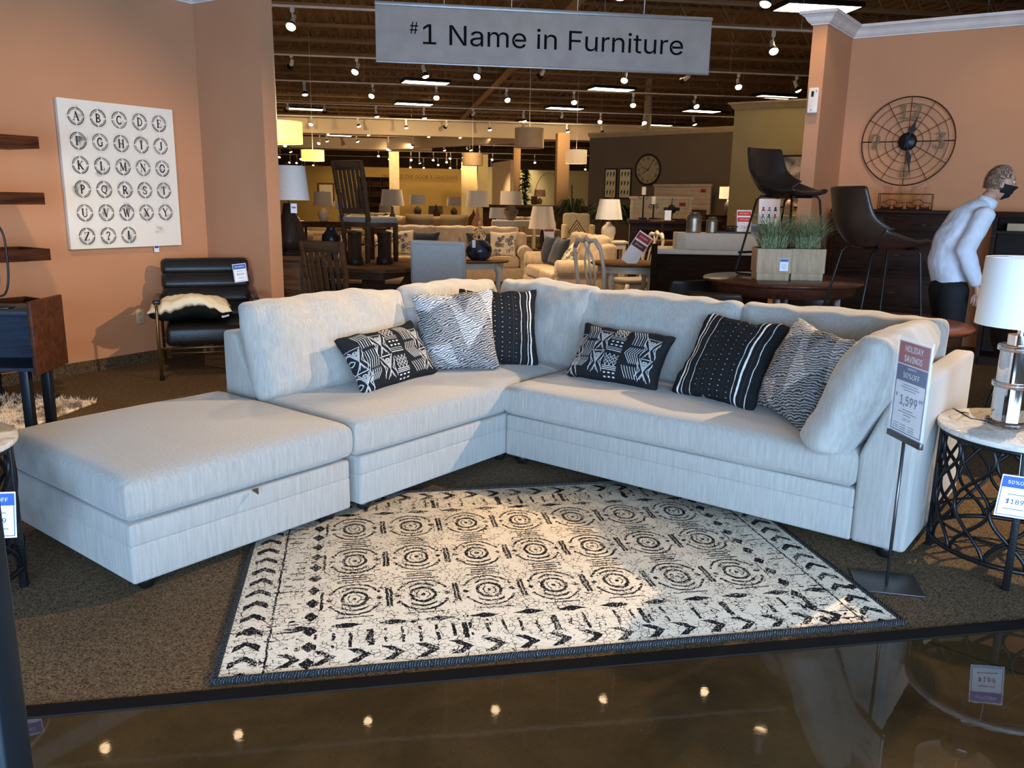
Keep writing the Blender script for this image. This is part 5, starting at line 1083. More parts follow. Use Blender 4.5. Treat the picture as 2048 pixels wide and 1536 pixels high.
hd = link('head', head_mesh(), M_skin, P); hd.matrix_local = HM
for s in (-1, 1):
    b = MB(); b.M = Matrix.Translation((.0, s*.076, -.012)) @ Matrix.Rotation(s*R(20), 4, 'Z'); b.box((0, 0, 0), (.034, .014, .062), .007, 3); b.build('ear', M_skin, hd)
    b = MB(); b.M = Matrix.Translation((.076, s*.03, .012)); b.lathe([(.0001, -.01), (.008, -.006), (.0105, 0), (.008, .006), (.0001, .01)], 12); b.build('eye', plain('eye_white', (210, 205, 200), .3), hd)
    MB().tube([(.082, s*.018, .032), (.084, s*.035, .036), (.074, s*.05, .030)], .003, 6).build('eyebrow', plain('grey_hair', (118, 104, 86), .9), hd)
# mask: lower face shell
bm = bmesh.new(); me = head_mesh(); bm.from_mesh(me); bmesh.ops.delete(bm, geom=[v for v in bm.verts if v.co.x < -.002 or v.co.z > -.004+.10*(.09-v.co.x)*0 or (v.co.x < .03 and v.co.z < -.075)], context='VERTS')
for v in bm.verts: v.co *= 1.05; v.co.x += .008*(v.co.x > .06)
me2 = bpy.data.meshes.new('face_mask'); bm.to_mesh(me2); bm.free(); me2.polygons.foreach_set('use_smooth', [True]*len(me2.polygons)); o = link('face_mask', me2, plain('black_mask_cloth', (12, 12, 13), .85), hd); m = o.modifiers.new('t', 'SOLIDIFY'); m.thickness = .003
for s in (-1, 1): MB().tube([(.03, s*.074, -.02), (.0, s*.082, .01), (-.016, s*.084, -.01)], .0018, 5).tube([(.02, s*.066, -.06), (.0, s*.078, -.045), (-.016, s*.084, -.02)], .0018, 5).build('mask_strap', M_blackp, o)
hb = MB(); rs = random.Random(9)
for k in range(3600):
    th = rs.uniform(0, 2*PI); zz = rs.uniform(-.45, 1.); x, y = math.sqrt(max(0, 1-zz*zz))*math.cos(th), math.sqrt(max(0, 1-zz*zz))*math.sin(th)
    if x > .55-.25*(zz-.3) and zz < .93 or (x > .15 and zz < .25): continue
    thin = .6 if zz > .75 else 1
    if rs.random() > thin: continue
    q = Vector((x*.099, y*.077, zz*.119)); n = Vector((x/.099, y/.077, zz/.119)).normalized(); d = (n*.5+Vector((-.3, y*.5, -.6+rs.uniform(-.3, .3)))).normalized()*rs.uniform(.012, .024); t = n.cross(d).normalized()*.003
    hb.add([q-t, q+t, q+d], [(0, 1, 2)])
o = hb.build('hair', plain('grey_brown_hair', (126, 108, 84), .85), hd, fix=False)
def hand_of(side, wrist, direction):
    """palm with four fingers and thumb, skinned"""
    d = Vector(direction).normalized(); sd = Vector((1, 0, 0)) if abs(d.x) < .7 else Vector((0, 0, 1)); sd = (sd-d*sd.dot(d)).normalized(); up_ = d.cross(sd)
    w = Vector(wrist); J = [(*w, .024, .018), (*(w+d*.05), .034, .016), (*(w+d*.085), .036, .014)]; E_ = [(0, 1), (1, 2)]
    for i, (off, ln) in enumerate(((.026, .072), (.009, .080), (-.009, .074), (-.026, .058))):
        b0 = len(J); p0 = w+d*.092+sd*off; p1 = p0+d*ln*.5+up_*.006*side; p2 = p0+d*ln*.9+up_*.024*side
        J += [(*p0, .0095), (*p1, .0085), (*p2, .007)]; E_ += [(2, b0), (b0, b0+1), (b0+1, b0+2)]
    b0 = len(J); p0 = w+d*.035+sd*.034; p1 = p0+d*.03+sd*.020; p2 = p1+d*.03+sd*.004; J += [(*p0, .012), (*p1, .0105), (*p2, .008)]; E_ += [(1, b0), (b0, b0+1), (b0+1, b0+2)]
    return skin('hand', J, E_, M_skin, P, 0, 2)
hand_of(1, (.104, .235, .955), (.08, 0, -1)); hand_of(-1, (.036, -.24, .97), (.10, 0, -1))
# ------------------------------------------------------------------ furniture farther back in the store
M_rust = wood('weathered_brown_wood', (66, 48, 32), (118, 88, 60), .65, spec=.1); M_rustd = wood('dark_weathered_wood', (50, 35, 23), (92, 66, 44), .65, spec=.1)
M_linen = fabric('light_grey_linen', (150, 150, 148), (172, 172, 170), 'N', sc=80); M_taupef = fabric('taupe_seat_fabric', (120, 112, 100), (140, 131, 118), 'N', sc=80); M_beige = fabric('beige_chenille', (164, 142, 114), (188, 166, 138), 'N', bs=.4, sc=14)
M_navyf = fabric('navy_fabric', (34, 38, 48), (46, 52, 64), 'N'); M_antw = plain('antique_white_paint', (196, 186, 168), .5); M_lshade = fabric('linen_lampshade', (186, 172, 150), (204, 190, 168), 'N', bs=.2); M_wshade = fabric('white_lampshade', (206, 202, 196), (222, 218, 212), 'N', bs=.1)
M_black2 = plain('matte_black', (16, 15, 15), .6)
# cabinet beside the left pier
cb = empty('cabinet', (-2.42, 8.42, 0), 0, 'rustic brown wooden cabinet with carved corner post beside the left pier', 'cabinet')
MB().b2((-.33, -.24, .04), (.46, .26, .88), .006).build('cabinet_body', M_rust, cb); MB().b2((-.36, -.29, .88), (.52, .30, .925), .008).build('cabinet_top', M_rust, cb)
b = MB(); b.b2((.36, -.275, .03), (.47, -.235, .88), .004)
for k in range(18): b.b2((.375, -.288, .10+.041*k), (.455, -.272, .125+.041*k), .004)
b.build('carved_post', M_rust, cb); MB().b2((-.30, -.252, .12), (.33, -.236, .82), .004).b2((-.25, -.262, .18), (.28, -.25, .76), .004).build('door', M_rust, cb)
def lamp(loc, prof, mat, zs, rb, rtp, shm, label, sides=32, lit=0., grp='table lamps', base=True):
    o = empty('table_lamp', loc, 0, label, 'lamp', grp)
    MB().lathe(prof, 28).build('lamp_base', mat, o); zt = prof[-1][1]
    MB().tube([(0, 0, zt-.01), (0, 0, zs[1]+.02)], .005, 6).lathe([(.0001, zs[1]+.015), (.010, zs[1]+.02), (.0001, zs[1]+.035)], 8).build('lamp_stem', M_brass, o)
    MB().lathe([(rb, zs[0]), (rtp, zs[1])], sides, cap=False).lathe([(rb-.004, zs[0]), (rtp-.004, zs[1])], sides, cap=False).build('lamp_shade', shm, o)
    if lit:
        l = bpy.data.lights.new('bulb_light', 'POINT'); l.energy = lit; l.color = WARM; l.shadow_soft_size = .04; q = bpy.data.objects.new('bulb_light', l); C.objects.link(q); q.parent = o; q.location = (0, 0, (zs[0]+zs[1])/2+.02)
    return o
jug = lambda r, h: [(.0001, 0), (r*.55, 0), (r*.7, h*.08), (r, h*.45), (r*.9, h*.72), (r*.4, h*.9), (r*.3, h), (.0001, h)]
bottle_ = lambda r, h: [(.0001, 0), (r, 0), (r, h*.04), (r*.96, h*.2), (r*.75, h*.42), (r*.35, h*.65), (r*.22, h*.85), (r*.25, h), (.0001, h)]
M_dwood = wood('dark_carved_wood', (26, 20, 16), (58, 44, 32), .45, 'Z')
lamp((-2.22, 8.32, .926), [(.0001, 0), (.13, 0), (.13, .03), (.10, .04), (.10, .06), (.165, .07), (.16, .16), (.12, .30), (.065, .40), (.05, .5), (.0001, .5)], M_dwood, (.53, .855), .205, .17, M_wshade, 'large lamp with dark wooden teardrop base and white shade on the rustic cabinet')
pt = empty('price_tag', (-2.12, 8.13, 1.38), 0, 'white paper tag hanging under the white shade on the rustic cabinet', 'price tag'); MB().b2((-.03, 0, -.045), (.03, .002, .045)).build('card', M_paper, pt); MB().b2((-.02, -.001, -.0), (.02, .0, .015)).build('print_line', M_greyink, pt)
# slat back chairs
def slat_chair():
    r = empty('slat_chair', (0, 0, 0)); W_ = .235
    for s in (-1, 1):
        pts = [(s*.20, .21, 0), (s*.205, .20, .25), (s*.215, .205, .46), (s*.228, .245, .75), (s*W_, .305, 1.09)]; b = MB()
        for a, c_ in zip(pts[:-1], pts[1:]):
            v = Vector(c_)-Vector(a); M = Matrix.Translation((Vector(a)+Vector(c_))/2) @ Matrix.Rotation(-math.atan2(v.y, v.z), 4, 'X'); b.M = M; b.b2((-.021, -.02, -v.length/2-.006), (.021, .02, v.length/2+.006), .003)
        b.build('rear_leg', M_rustd, r); MB().b2((s*.205-.022, -.225, 0), (s*.205+.022, -.182, .43), .004).build('front_leg', M_rustd, r)
    b = MB(); b.M = Matrix.Translation((0, .296, 1.05)) @ Matrix.Rotation(R(-10), 4, 'X'); b.b2((-.235, -.014, -.05), (.235, .014, .05), .006); b.build('top_rail', M_rustd, r)
    b = MB(); b.M = Matrix.Translation((0, .212, .56)) @ Matrix.Rotation(R(-6), 4, 'X'); b.b2((-.215, -.012, -.03), (.215, .012, .03), .004); b.build('lower_rail', M_rustd, r)
    for k in range(5):
        x = -.145+.0725*k; v = Vector((x*.09, .072, .45)); b = MB(); b.M = Matrix.Translation((x*1.0, .253, .80)) @ Matrix.Rotation(R(-9.5), 4, 'X'); b.b2((-.024, -.006, -.225), (.024, .006, .225), .003); b.build('slat', M_rustd, r)
    MB().b2((-.215, -.215, .385), (.215, .215, .44), .004).build('seat_frame', M_rustd, r); b = MB(); b.box((0, -.005, .465), (.46, .45, .07), .03, 4); b.build('seat_cushion', M_taupef, r)
    return r
def face(deg): return R(deg+90)
sc = slat_chair(); sc.location = (-1.62, 7.93, 0); sc.rotation_euler = (0, 0, face(62)); tag(sc, 'dark slat back dining chair on the floor, pushed up to the trestle table', 'chair', 'slat back dining chairs')
dup(sc, (-1.64, 9.56, .782), face(50), 'dark slat back dining chair standing on top of the trestle table')
dt = empty('dining_table', (-1.55, 9.3, 0), 0, 'dark rustic trestle dining table with clipped corners under the slat chair', 'table')
b = MB(); b.prism([(-.85, -.55), (-.70, -.68), (.18, -.80), (.42, -.66), (.82, .55), (.62, .80), (-.66, .78), (-.85, .55)], .735, .78, .004); b.build('table_top', M_rustd, dt)
b = MB(); b.prism([(-.72, -.5), (.20, -.68), (.62, .6), (-.62, .62)], .655, .735); b.build('apron', M_rustd, dt)
for s in (-1, 1): MB().tube([(s*.5-.1, -.1, .66), (s*.04, -.05, .06)], .045, 6).build('brace', M_rustd, dt)
MB().b2((-.12, -.15, .06), (.10, .10, .66), .01).build('pedestal', M_rustd, dt); MB().b2((-.6, -.1, 0), (.6, .04, .07), .01).b2((-.08, -.5, 0), (.06, .5, .07), .01).build('foot', M_rustd, dt)
o = MB().lathe([(.0001, 0), (.06, 0), (.065, .02), (.11, .22), (.105, .28), (.06, .33), (.05, .35), (.06, .37), (.055, .37), (.045, .35)], 24, cap=False).build('floor_vase', plain('dark_navy_glaze', (22, 25, 34), .3)); o.location = (-2.12, 9.75, .781); tag(o, 'dark navy glazed vase on the trestle table left of the chair', 'vase')
for x, y, lb in ((-1.72, 9.05, 'left dark wooden drum canister on the trestle table, under the chair'), (-1.42, 9.2, 'right dark wooden drum canister on the trestle table, under the chair')):
    o = empty('drum_canister', (x, y, .781), 0, lb, 'canister', 'dark drum canisters'); MB().lathe([(.0001, 0), (.085, 0), (.09, .01), (.09, .07), (.075, .08), (.075, .33), (.0001, .33)], 24).build('can_body', M_dwood, o); MB().lathe([(.0001, .331), (.078, .331), (.078, .345), (.0001, .36)], 24).build('lid', M_dwood, o)
bn = empty('upholstered_bench', (-2.0, 10.95, 0), R(6), 'beige upholstered bench with dark nailhead skirt behind the trestle table', 'bench')
b = MB(); b.box((0, 0, .46), (1.2, .42, .16), .06, 4); b.build('seat_cushion', M_beige, bn); MB().b2((-.58, -.2, .28), (.58, .2, .40), .01).build('skirt', M_black2, bn)
for x in (-.52, .52):
    for y in (-.16, .16): MB().b2((x-.025, y-.025, 0), (x+.025, y+.025, .29), .004).build('leg', M_rustd, bn)
# grey parsons chair
pcx = empty('parsons_chair', (-.70, 8.30, 0), face(84), 'light grey upholstered parsons chair seen from behind, facing the oval table', 'chair')
me = cushion(.51, .66, .085, .75, 20, 20, 0, 5, .0025, 31, rcf=.03); me.transform(lean(0, .20, .43, 0, R(8))); link('backrest', me, M_linen, pcx); b = MB(); b.box((0, -.02, .43), (.50, .50, .14), .03, 3); b.build('seat', M_linen, pcx)
b = MB(); b.M = lean(0, .20, .43, 0, R(8)); b.tube([(-.248, .043, .04), (-.248, .043, .635), (-.235, .043, .652), (.235, .043, .652), (.248, .043, .635), (.248, .043, .04)], .004, 6); b.build('piping', M_linen, pcx)
for x in (-.2, .2):
    for y in (-.2, .2): MB().b2((x-.02, y-.02, 0), (x+.02, y+.02, .37), .003).build('leg', M_rustd, pcx)
# oval table with cabriole legs, blue vases
ov_ = empty('oval_table', (-.60, 10.35, 0), 0, 'oval table with brown top and cream cabriole legs holding the blue glass vases', 'table')
b = MB(); b.M = Matrix.Diagonal((.54, .36, 1, 1)); b.lathe([(.0001, .735), (.97, .735), (1, .745), (1, .755), (.98, .76), (.0001, .76)], 56); b.build('table_top', M_rust, ov_); b = MB(); b.M = Matrix.Diagonal((.47, .30, 1, 1)); b.lathe([(.0001, .66), (1, .66), (1, .735), (.0001, .735)], 48, smooth=False); b.build('apron', M_antw, ov_)
for x in (-.38, .38):
    for y in (-.16, .16): s_, t_ = math.copysign(1, x), math.copysign(1, y); MB().tube([(x, y, .70), (x+s_*.045, y+t_*.03, .62), (x+s_*.02, y+t_*.01, .42), (x-s_*.015, y, .18), (x+s_*.01, y, .05), (x+s_*.03, y, .01)], [.045, .042, .028, .018, .018, .024], 10).build('leg', M_antw, ov_)
g = G('cobalt_ink_glaze'); p = g.coord(); M_cob = g.fin(g.mix(g.ramp(g.noise(p, 9, 4), .4, .6), lin((20, 23, 34)), lin((50, 56, 74))), .25)
o = empty('glass_vase', (-.43, 10.28, .761), 0, 'large round blue glass vase with clear bubble neck on the oval table', 'vase', 'blue and clear glass vases'); MB().lathe([(.0001, 0), (.09, 0), (.145, .04), (.165, .11), (.15, .17), (.10, .225), (.07, .24), (.0001, .241)], 32).build('vase_body', M_cob, o); MB().lathe([(.065, .235), (.085, .28), (.082, .33), (.05, .37), (.022, .395), (.018, .44), (.026, .47)], 28, cap=False).build('glass_neck', M_glass, o)
MB().b2((-.075, -.18, .16), (-.035, -.175, .25)).build('paper_tag', M_paper, o)
o = empty('glass_vase', (-.66, 10.2, .761), 0, 'small clear and blue glass bottle vase left of the large round blue one', 'vase', 'blue and clear glass vases'); MB().lathe([(.0001, 0), (.06, 0), (.085, .05), (.07, .11), (.0001, .115)], 28).build('vase_body', M_cob, o); MB().lathe([(.07, .11), (.06, .15), (.02, .18), (.015, .24), (.022, .27)], 24, cap=False).build('glass_neck', M_glass, o)

# sofas
def soft_sofa(name, W_, label, n, loc, rz, grp, mat=None, hb=.60, cat='sofa'):
    mat = mat or M_beige; o = empty(name, loc, rz, label, cat, grp); iw = W_-.44
    MB().b2((-W_/2+.02, -.44, .05), (W_/2-.02, .42, .30), .03, 3).build('base', mat, o); b = MB(); b.box((0, .36, .55), (W_-.1, .22, .70), .08, 4); b.build('back_frame', mat, o)
    for s in (-1, 1):
        b = MB(); b.b2((s*(W_/2-.20), -.42, .08), (s*W_/2, .42, .52), .03, 3); b.M = Matrix.Translation((s*(W_/2-.10), 0, .54)) @ Matrix.Rotation(PI/2, 4, 'X'); b.lathe([(.0001, -.44), (.12, -.44), (.135, -.42), (.135, .40), (.12, .42), (.0001, .42)], 24); b.build('arm', mat, o)
    for k in range(n):
        w_ = iw/n; x = -iw/2+w_*(k+.5); b = MB(); b.box((x, -.08, .39), (w_-.006, .72, .19), .05, 4); b.build('seat_cushion', mat, o)
        me = cushion(w_-.01, hb-.06, .22, .5, 16, 14, 0, 3, .01, k+40); me.transform(lean(x, .24, .45, 0, R(14))); link('back_cushion', me, mat, o)
    for x in (-W_/2+.1, W_/2-.1):
        for y in (-.36, .34): MB().cyl((x, y, 0), .03, .06, 12).build('leg', M_rustd, o)
    return o
soft_sofa('sofa', 2.75, 'long beige three cushion sofa facing forward, farther back behind the oval table', 3, (-1.08, 15.2, 0), R(3), 'beige sofas')
soft_sofa('loveseat', 2.15, 'beige rolled arm loveseat turned sideways, right of the long beige sofa', 2, (.80, 12.75, 0), R(-78), 'beige sofas')
soft_sofa('sofa', 2.3, 'beige sofa one row behind the long beige sofa', 3, (-2.25, 19.4, 0), R(2), 'beige sofas', hb=.68)
soft_sofa('sofa', 2.0, 'beige sofa at the left behind the trestle table, farther back', 2, (-6.0, 20.5, 0), R(20), 'beige sofas')
soft_sofa('sofa', 2.0, 'pale sofa deep in the middle of the store under the drum pendants', 2, (-4.6, 27., 0), R(-10), 'beige sofas'); soft_sofa('sofa', 2.0, 'pale sofa deep in the store in front of the half wall', 2, (.3, 24.4, 0), R(5), 'beige sofas')
def floral(seed):
    N_ = 90; a = np.zeros((N_, N_, 3), np.float32)+np.array(lin((206, 188, 160)), np.float32); rs = random.Random(seed); Y_, X = np.mgrid[0:N_, 0:N_]
    for k in range(26):
        cx, cy, r_ = rs.gauss(50, 17), rs.gauss(45, 19), rs.uniform(3, 7); d = np.hypot(X-cx, Y_-cy); m = (np.abs(d-r_) < 1.2)|(d < 1.2)|(np.abs(np.abs(d-r_*.5)) < .6); a[m] = lin((92, 88, 96))
    return a
def tpill(w_, h, loc, yaw, tilt, label, mat=None, img=None, seed=0, t=.16, roll=0.):
    n = 60 if img is not None else 16; me = cushion(w_, h, t, .06, n, n, .14, 2.3, .004, seed, colimg=img); o = link('throw_pillow', me, mat or attrmat('floral_print_%d' % seed, .9)); o.matrix_world = lean(*loc, yaw, tilt, roll); return tag(o, label, 'pillow', 'throw pillows on the beige sofas')
tpill(.5, .48, (-2.02, 14.95, .49), R(12), R(25), 'cream floral pillow at the left end of the long beige sofa', None, floral(1), 51); tpill(.5, .46, (-1.62, 15.03, .49), R(-10), R(28), 'navy pillow beside the left floral pillow on the long sofa', M_navyf, None, 52)
tpill(.5, .48, (-.22, 14.90, .49), R(-8), R(25), 'cream floral pillow at the right end of the long beige sofa', None, floral(2), 53); tpill(.5, .46, (-.60, 15.02, .49), R(8), R(28), 'navy pillow beside the right floral pillow on the long sofa', M_navyf, None, 54)
tpill(.5, .46, (.62, 13.15, .49), R(-70), R(20), 'nearer dark navy pillow on the sideways loveseat', M_navyf, None, 55, roll=R(4)); tpill(.5, .46, (.55, 13.45, .49), R(-50), R(20), 'farther dark navy pillow on the sideways loveseat', M_navyf, None, 56); tpill(.48, .44, (.72, 12.45, .49), R(-85), R(30), 'floral pillow on the sideways loveseat near its arm', None, floral(3), 57)
# consoles and lamps
def console(loc, rz, w_, d_, h, mat, label, grp=None, cat='table', name='console_table'):
    o = empty(name, loc, rz, label, cat, grp); MB().b2((-w_/2, -d_/2, h-.035), (w_/2, d_/2, h), .004).build('table_top', mat, o); MB().b2((-w_/2+.04, -d_/2+.03, h-.12), (w_/2-.04, d_/2-.03, h-.035)).build('apron', mat, o)
    for x in (-w_/2+.06, w_/2-.06):
        for y in (-d_/2+.05, d_/2-.05): MB().b2((x-.025, y-.025, 0), (x+.025, y+.025, h-.035), .003).build('leg', mat, o)
    return o
console((-1.4, 16.3, 0), R(3), 3.0, .38, .92, M_rustd, 'long dark console table behind the long beige sofa')
g = G('amber_glass'); g.fin(lin((206, 150, 104)), .08, 0., Transmission_Weight=.6, IOR=1.4); M_amb = g.m; M_clay = plain('brown_stoneware', (96, 84, 62), .6); M_cwhite = plain('ribbed_white_ceramic', (206, 192, 168), .4)
lamp((-.72, 16.3, .921), bottle_(.12, .40), M_amb, (.42, .72), .225, .19, M_lshade, 'table lamp with amber glass bottle base behind the long sofa')
lamp((-2.34, 16.2, .921), bottle_(.11, .40), plain('brown_glass_lamp', (84, 66, 50), .25), (.42, .72), .225, .185, fabric('grey_lampshade', (146, 138, 122), (162, 152, 136), 'N'), 'table lamp with grey shade and brown bottle base, left end of the console')
console((-.0, 18., 0), R(4), .95, .4, 1.06, M_antw, 'tall white console table holding the brown urn lamp'); lamp((-.08, 17.95, 1.061), [(.0001, 0), (.07, 0), (.10, .05), (.155, .16), (.15, .22), (.08, .27), (.09, .30), (.0001, .30)], M_clay, (.32, .60), .235, .225, M_lshade, 'table lamp with wide brown stoneware urn base on the white console')
console((.48, 15.25, 0), 0, .5, .5, .62, M_rustd, 'dark end table between the long sofa and the loveseat'); lamp((.50, 15.25, .621), [(.0001, 0), (.09, 0), (.09, .02), (.03, .05), (.05, .15), (.03, .28), (.02, .34), (.0001, .34)], M_dwood, (.36, .76), .25, .18, M_lshade, 'lamp with wide tapered shade on the end table beside the loveseat', 4)
console((1.55, 13.7, 0), 0, .55, .5, .86, M_antw, 'white end table behind the sideways loveseat'); lamp((1.52, 13.65, .861), jug(.12, .30), M_cwhite, (.34, .66), .22, .16, M_wshade, 'lamp with square white shade and ribbed base behind the loveseat', 4)
console((-4.15, 18.6, 0), 0, 1.1, .4, .95, M_rustd, 'dark console at the left holding the pale jug lamp'); lamp((-4.2, 18.6, .951), jug(.13, .30), M_cwhite, (.34, .64), .22, .19, M_lshade, 'lamp with pale jug base seen left of the chair on the table'); lamp((-3.82, 18.7, .951), jug(.09, .22), M_cwhite, (.26, .44), .17, .15, M_lshade, 'smaller pale lamp right of the jug lamp at the left')
for x, y, z, s_, m_, lb in ((-2.75, 24., 1.0, 1.1, M_wshade, 'pale drum lamp far back, left of the timber sculptures'), (-3.5, 23., .85, .9, M_lshade, 'small pink-toned lamp just right of the grey shaded lamp'), (-1.72, 24., 1.0, 1.0, M_lshade, 'lamp with taupe shade far back in front of the gold wall'), (-2.05, 22., .80, .95, fabric('olive_lampshade', (126, 116, 92), (140, 130, 104), 'N'), 'olive shaded lamp far back, low, in the middle'), (-.38, 19.5, .78, 1., M_wshade, 'bright white drum lamp just behind the brown urn lamp'), (.9, 31., 1.32, 1., plain('brown_lampshade', (96, 70, 62), .8), 'brown shaded lamp near the arched floor lamp'), (-6.6, 19.5, .95, 1., M_lshade, 'lamp far left beside the pier edge')):
    console((x, y, 0), 0, .55, .4, z, M_rustd, 'small table under the '+lb)if z < 1.3 else None; lamp((x, y, z+.001), jug(.10*s_, .24*s_), M_clay, (.28*s_, .52*s_), .21*s_, .19*s_, m_, lb)
o = lamp((-.1, 27.2, 1.0), jug(.07, .2), M_clay, (.22, .5), .12, .12, glow('glowing_shade', (255, 205, 110), 2.2), 'small glowing yellow lamp near the half wall', lit=6); console((-.1, 27.2, 0), 0, .4, .3, .998, M_rustd, 'small table under the glowing yellow lamp')
# cane chairs, wing chair
M_cane = plain('cane_webbing', (140, 118, 84), .7, 0., .2, 40)
for x, lb in ((-1.93, 'left cane back chair behind the long beige sofa'), (-1.22, 'right cane back chair behind the long beige sofa')):
    o = empty('cane_chair', (x, 17.6, 0), R(178), lb, 'chair', 'cane back chairs'); b = MB(); b.grid(lambda u, v: (.30*math.sin((u-.5)*2.6)*(1-.12*(1-v)), .28-.24*math.cos((u-.5)*2.6)*-1, .45+.72*v), 18, 6); s_ = b.build('backrest', M_cane, o); m = s_.modifiers.new('t', 'SOLIDIFY'); m.thickness = .02
    b = MB(); b.box((0, .22, .42), (.50, .5, .10), .04, 3); b.build('seat', M_beige, o)
    for lx in (-.2, .2):
        for ly in (.03, .42): MB().cyl((lx, ly, 0), .016, .38, 10).build('leg', M_rustd, o)
wc = empty('wing_chair', (1.32, 17.4, 0), R(6), 'cream wing chair with dark medallion pattern behind the loveseat', 'chair'); me = cushion(.54, .78, .14, .6, 20, 20, 0, 4, .004, 61); me.transform(lean(0, .2, .44, 0, R(8)))
def medal(g, p, col=None):
    x, y, z = g.xyz(p); d = (x.abs()/.17+(z-.85).abs()/.24); m = ((d-1).abs() < .07).mx((d-.7).abs() < .05).mx((d-.35).abs() < .06).mx(g.noise(p, 40, 2) > .66); return g.mix(m, lin((214, 194, 150)), lin((96, 66, 40)))
g = G('medallion_print'); p = g.coord(); M_med = g.fin(medal(g, p), .9); link('backrest', me, M_med, wc)
for s in (-1, 1): b = MB(); b.box((s*.29, .06, .70), (.08, .34, .62), .035, 3); b.box((s*.30, -.08, .50), (.10, .55, .24), .04, 3); b.build('wing_arm', M_med, wc)
b = MB(); b.box((0, -.05, .38), (.56, .60, .20), .05, 3); b.build('seat_cushion', M_med, wc)
for x in (-.25, .25):
    for y in (-.28, .24): MB().cyl((x, y, 0), .02, .30, 10).build('leg', M_rustd, wc)
# lounge chair at the left
lc = empty('lounge_chair', (-3.15, 13.0, 0), face(200), 'beige lounge chair with slanted wooden frame, left of the slat chair', 'chair'); b = MB(); b.M = lean(0, .25, .36, 0, R(32)); b.box((0, 0, .33), (.62, .12, .66), .04, 3); b.build('back_cushion', M_beige, lc); b = MB(); b.box((0, -.05, .38), (.62, .62, .14), .04, 3); b.build('seat_cushion', M_beige, lc)
for s in (-1, 1): MB().tube([(s*.34, -.35, .0), (s*.34, -.33, .55), (s*.34, .35, .52), (s*.34, .62, .98)], .022, 8).tube([(s*.34, .30, .0), (s*.34, .33, .53)], .022, 8).tube([(s*.34, -.33, .32), (s*.34, .3, .30)], .02, 8).build('wooden_frame', M_rust, lc)
MB().tube([(-.34, .3, .3), (.34, .3, .3)], .02, 8).tube([(-.34, -.33, .32), (.34, -.33, .32)], .02, 8).tube([(-.34, .62, .97), (.34, .62, .97)], .02, 8).build('cross_rail', M_rust, lc)
# white carved dining chairs, round table, red sign
def carved_chair():
    r = empty('carved_chair', (0, 0, 0))
    for s in (-1, 1):
        MB().tube([(s*.19, .22, 0), (s*.195, .20, .44), (s*.225, .24, .75), (s*.21, .29, .98), (s*.15, .305, 1.07)], [.02, .024, .022, .02, .022], 10).build('rear_leg', M_antw, r); MB().tube([(s*.20, -.20, .42), (s*.225, -.23, .34), (s*.205, -.21, .15), (s*.215, -.23, .0)], [.03, .026, .016, .02], 10).build('front_leg', M_antw, r)
    MB().tube([(-.20, .29, .99), (-.13, .305, 1.075), (-.05, .31, 1.06), (0, .31, 1.095), (.05, .31, 1.06), (.13, .305, 1.075), (.20, .29, .99)], .026, 10).build('top_rail', M_antw, r)
    b = MB()
    for s in (-1, 1): b.tube([(s*.02, .20, .50), (s*.075, .225, .68), (s*.07, .255, .85), (s*.012, .285, .97), (s*.05, .30, 1.06)], .013, 8)
    b.tube([(0, .20, .5), (0, .24, .75), (0, .285, .99)], .012, 8); b.build('splat', M_antw, r); b = MB(); b.box((0, 0, .45), (.46, .44, .07), .025, 3); b.build('seat', M_taupef, r); MB().b2((-.21, -.2, .37), (.21, .2, .42), .004).build('seat_frame', M_antw, r); return r
cc0 = carved_chair(); cc0.location = (1.04, 9.50, 0); cc0.rotation_euler = (0, 0, face(38)); tag(cc0, 'nearer cream carved dining chair left of the service counter', 'chair', 'cream carved dining chairs'); dup(cc0, (1.62, 11.2, 0), face(200), 'farther cream carved dining chair behind the red sale card')
rt_ = empty('dining_table', (1.42, 10.38, 0), 0, 'round dining table with cream base left of the service counter', 'table'); MB().lathe([(.0001, .725), (.45, .725), (.47, .74), (.47, .75), (.45, .76), (.0001, .76)], 48).build('table_top', M_rust, rt_); MB().lathe([(.0001, .64), (.38, .64), (.38, .725), (.0001, .725)], 40, smooth=False).build('apron', M_antw, rt_)
for a in (45, 135, 225, 315): x, y = .30*math.cos(R(a)), .30*math.sin(R(a)); MB().tube([(x, y, .66), (x*1.15, y*1.15, .55), (x*.95, y*.95, .2), (x*1.1, y*1.1, .0)], [.04, .035, .02, .024], 10).build('leg', M_antw, rt_)
rs_ = empty('sale_sign', (1.37, 10.12, .762), R(-8), 'tall slanted sale card with red bands on the round dining table', 'sign'); zcard(rs_, .19, .42, Matrix.Rotation(R(32), 4, 'Y') @ Matrix.Rotation(R(-14), 4, 'X'), [(.76, .96, M_redprint), (.52, .70, plain('maroon_print', (96, 30, 36), .5))], [('HOLIDAY', .034, .86, M_paper), ('50%OFF', .036, .61, M_paper)])
fs = empty('sale_sign', (.66, 16.1, 0), 0, 'narrow red and white floor standing sale sign beside the white console', 'sign'); MB().cyl((0, 0, 0), .12, .015, 20).tube([(0, 0, .01), (0, 0, .55)], .008, 8).build('stand', M_gun, fs); zcard(fs, .2, .62, Matrix.Translation((0, -.01, .52)), [(.82, .96, M_brred), (.62, .78, M_redprint), (.1, .2, M_brred)])

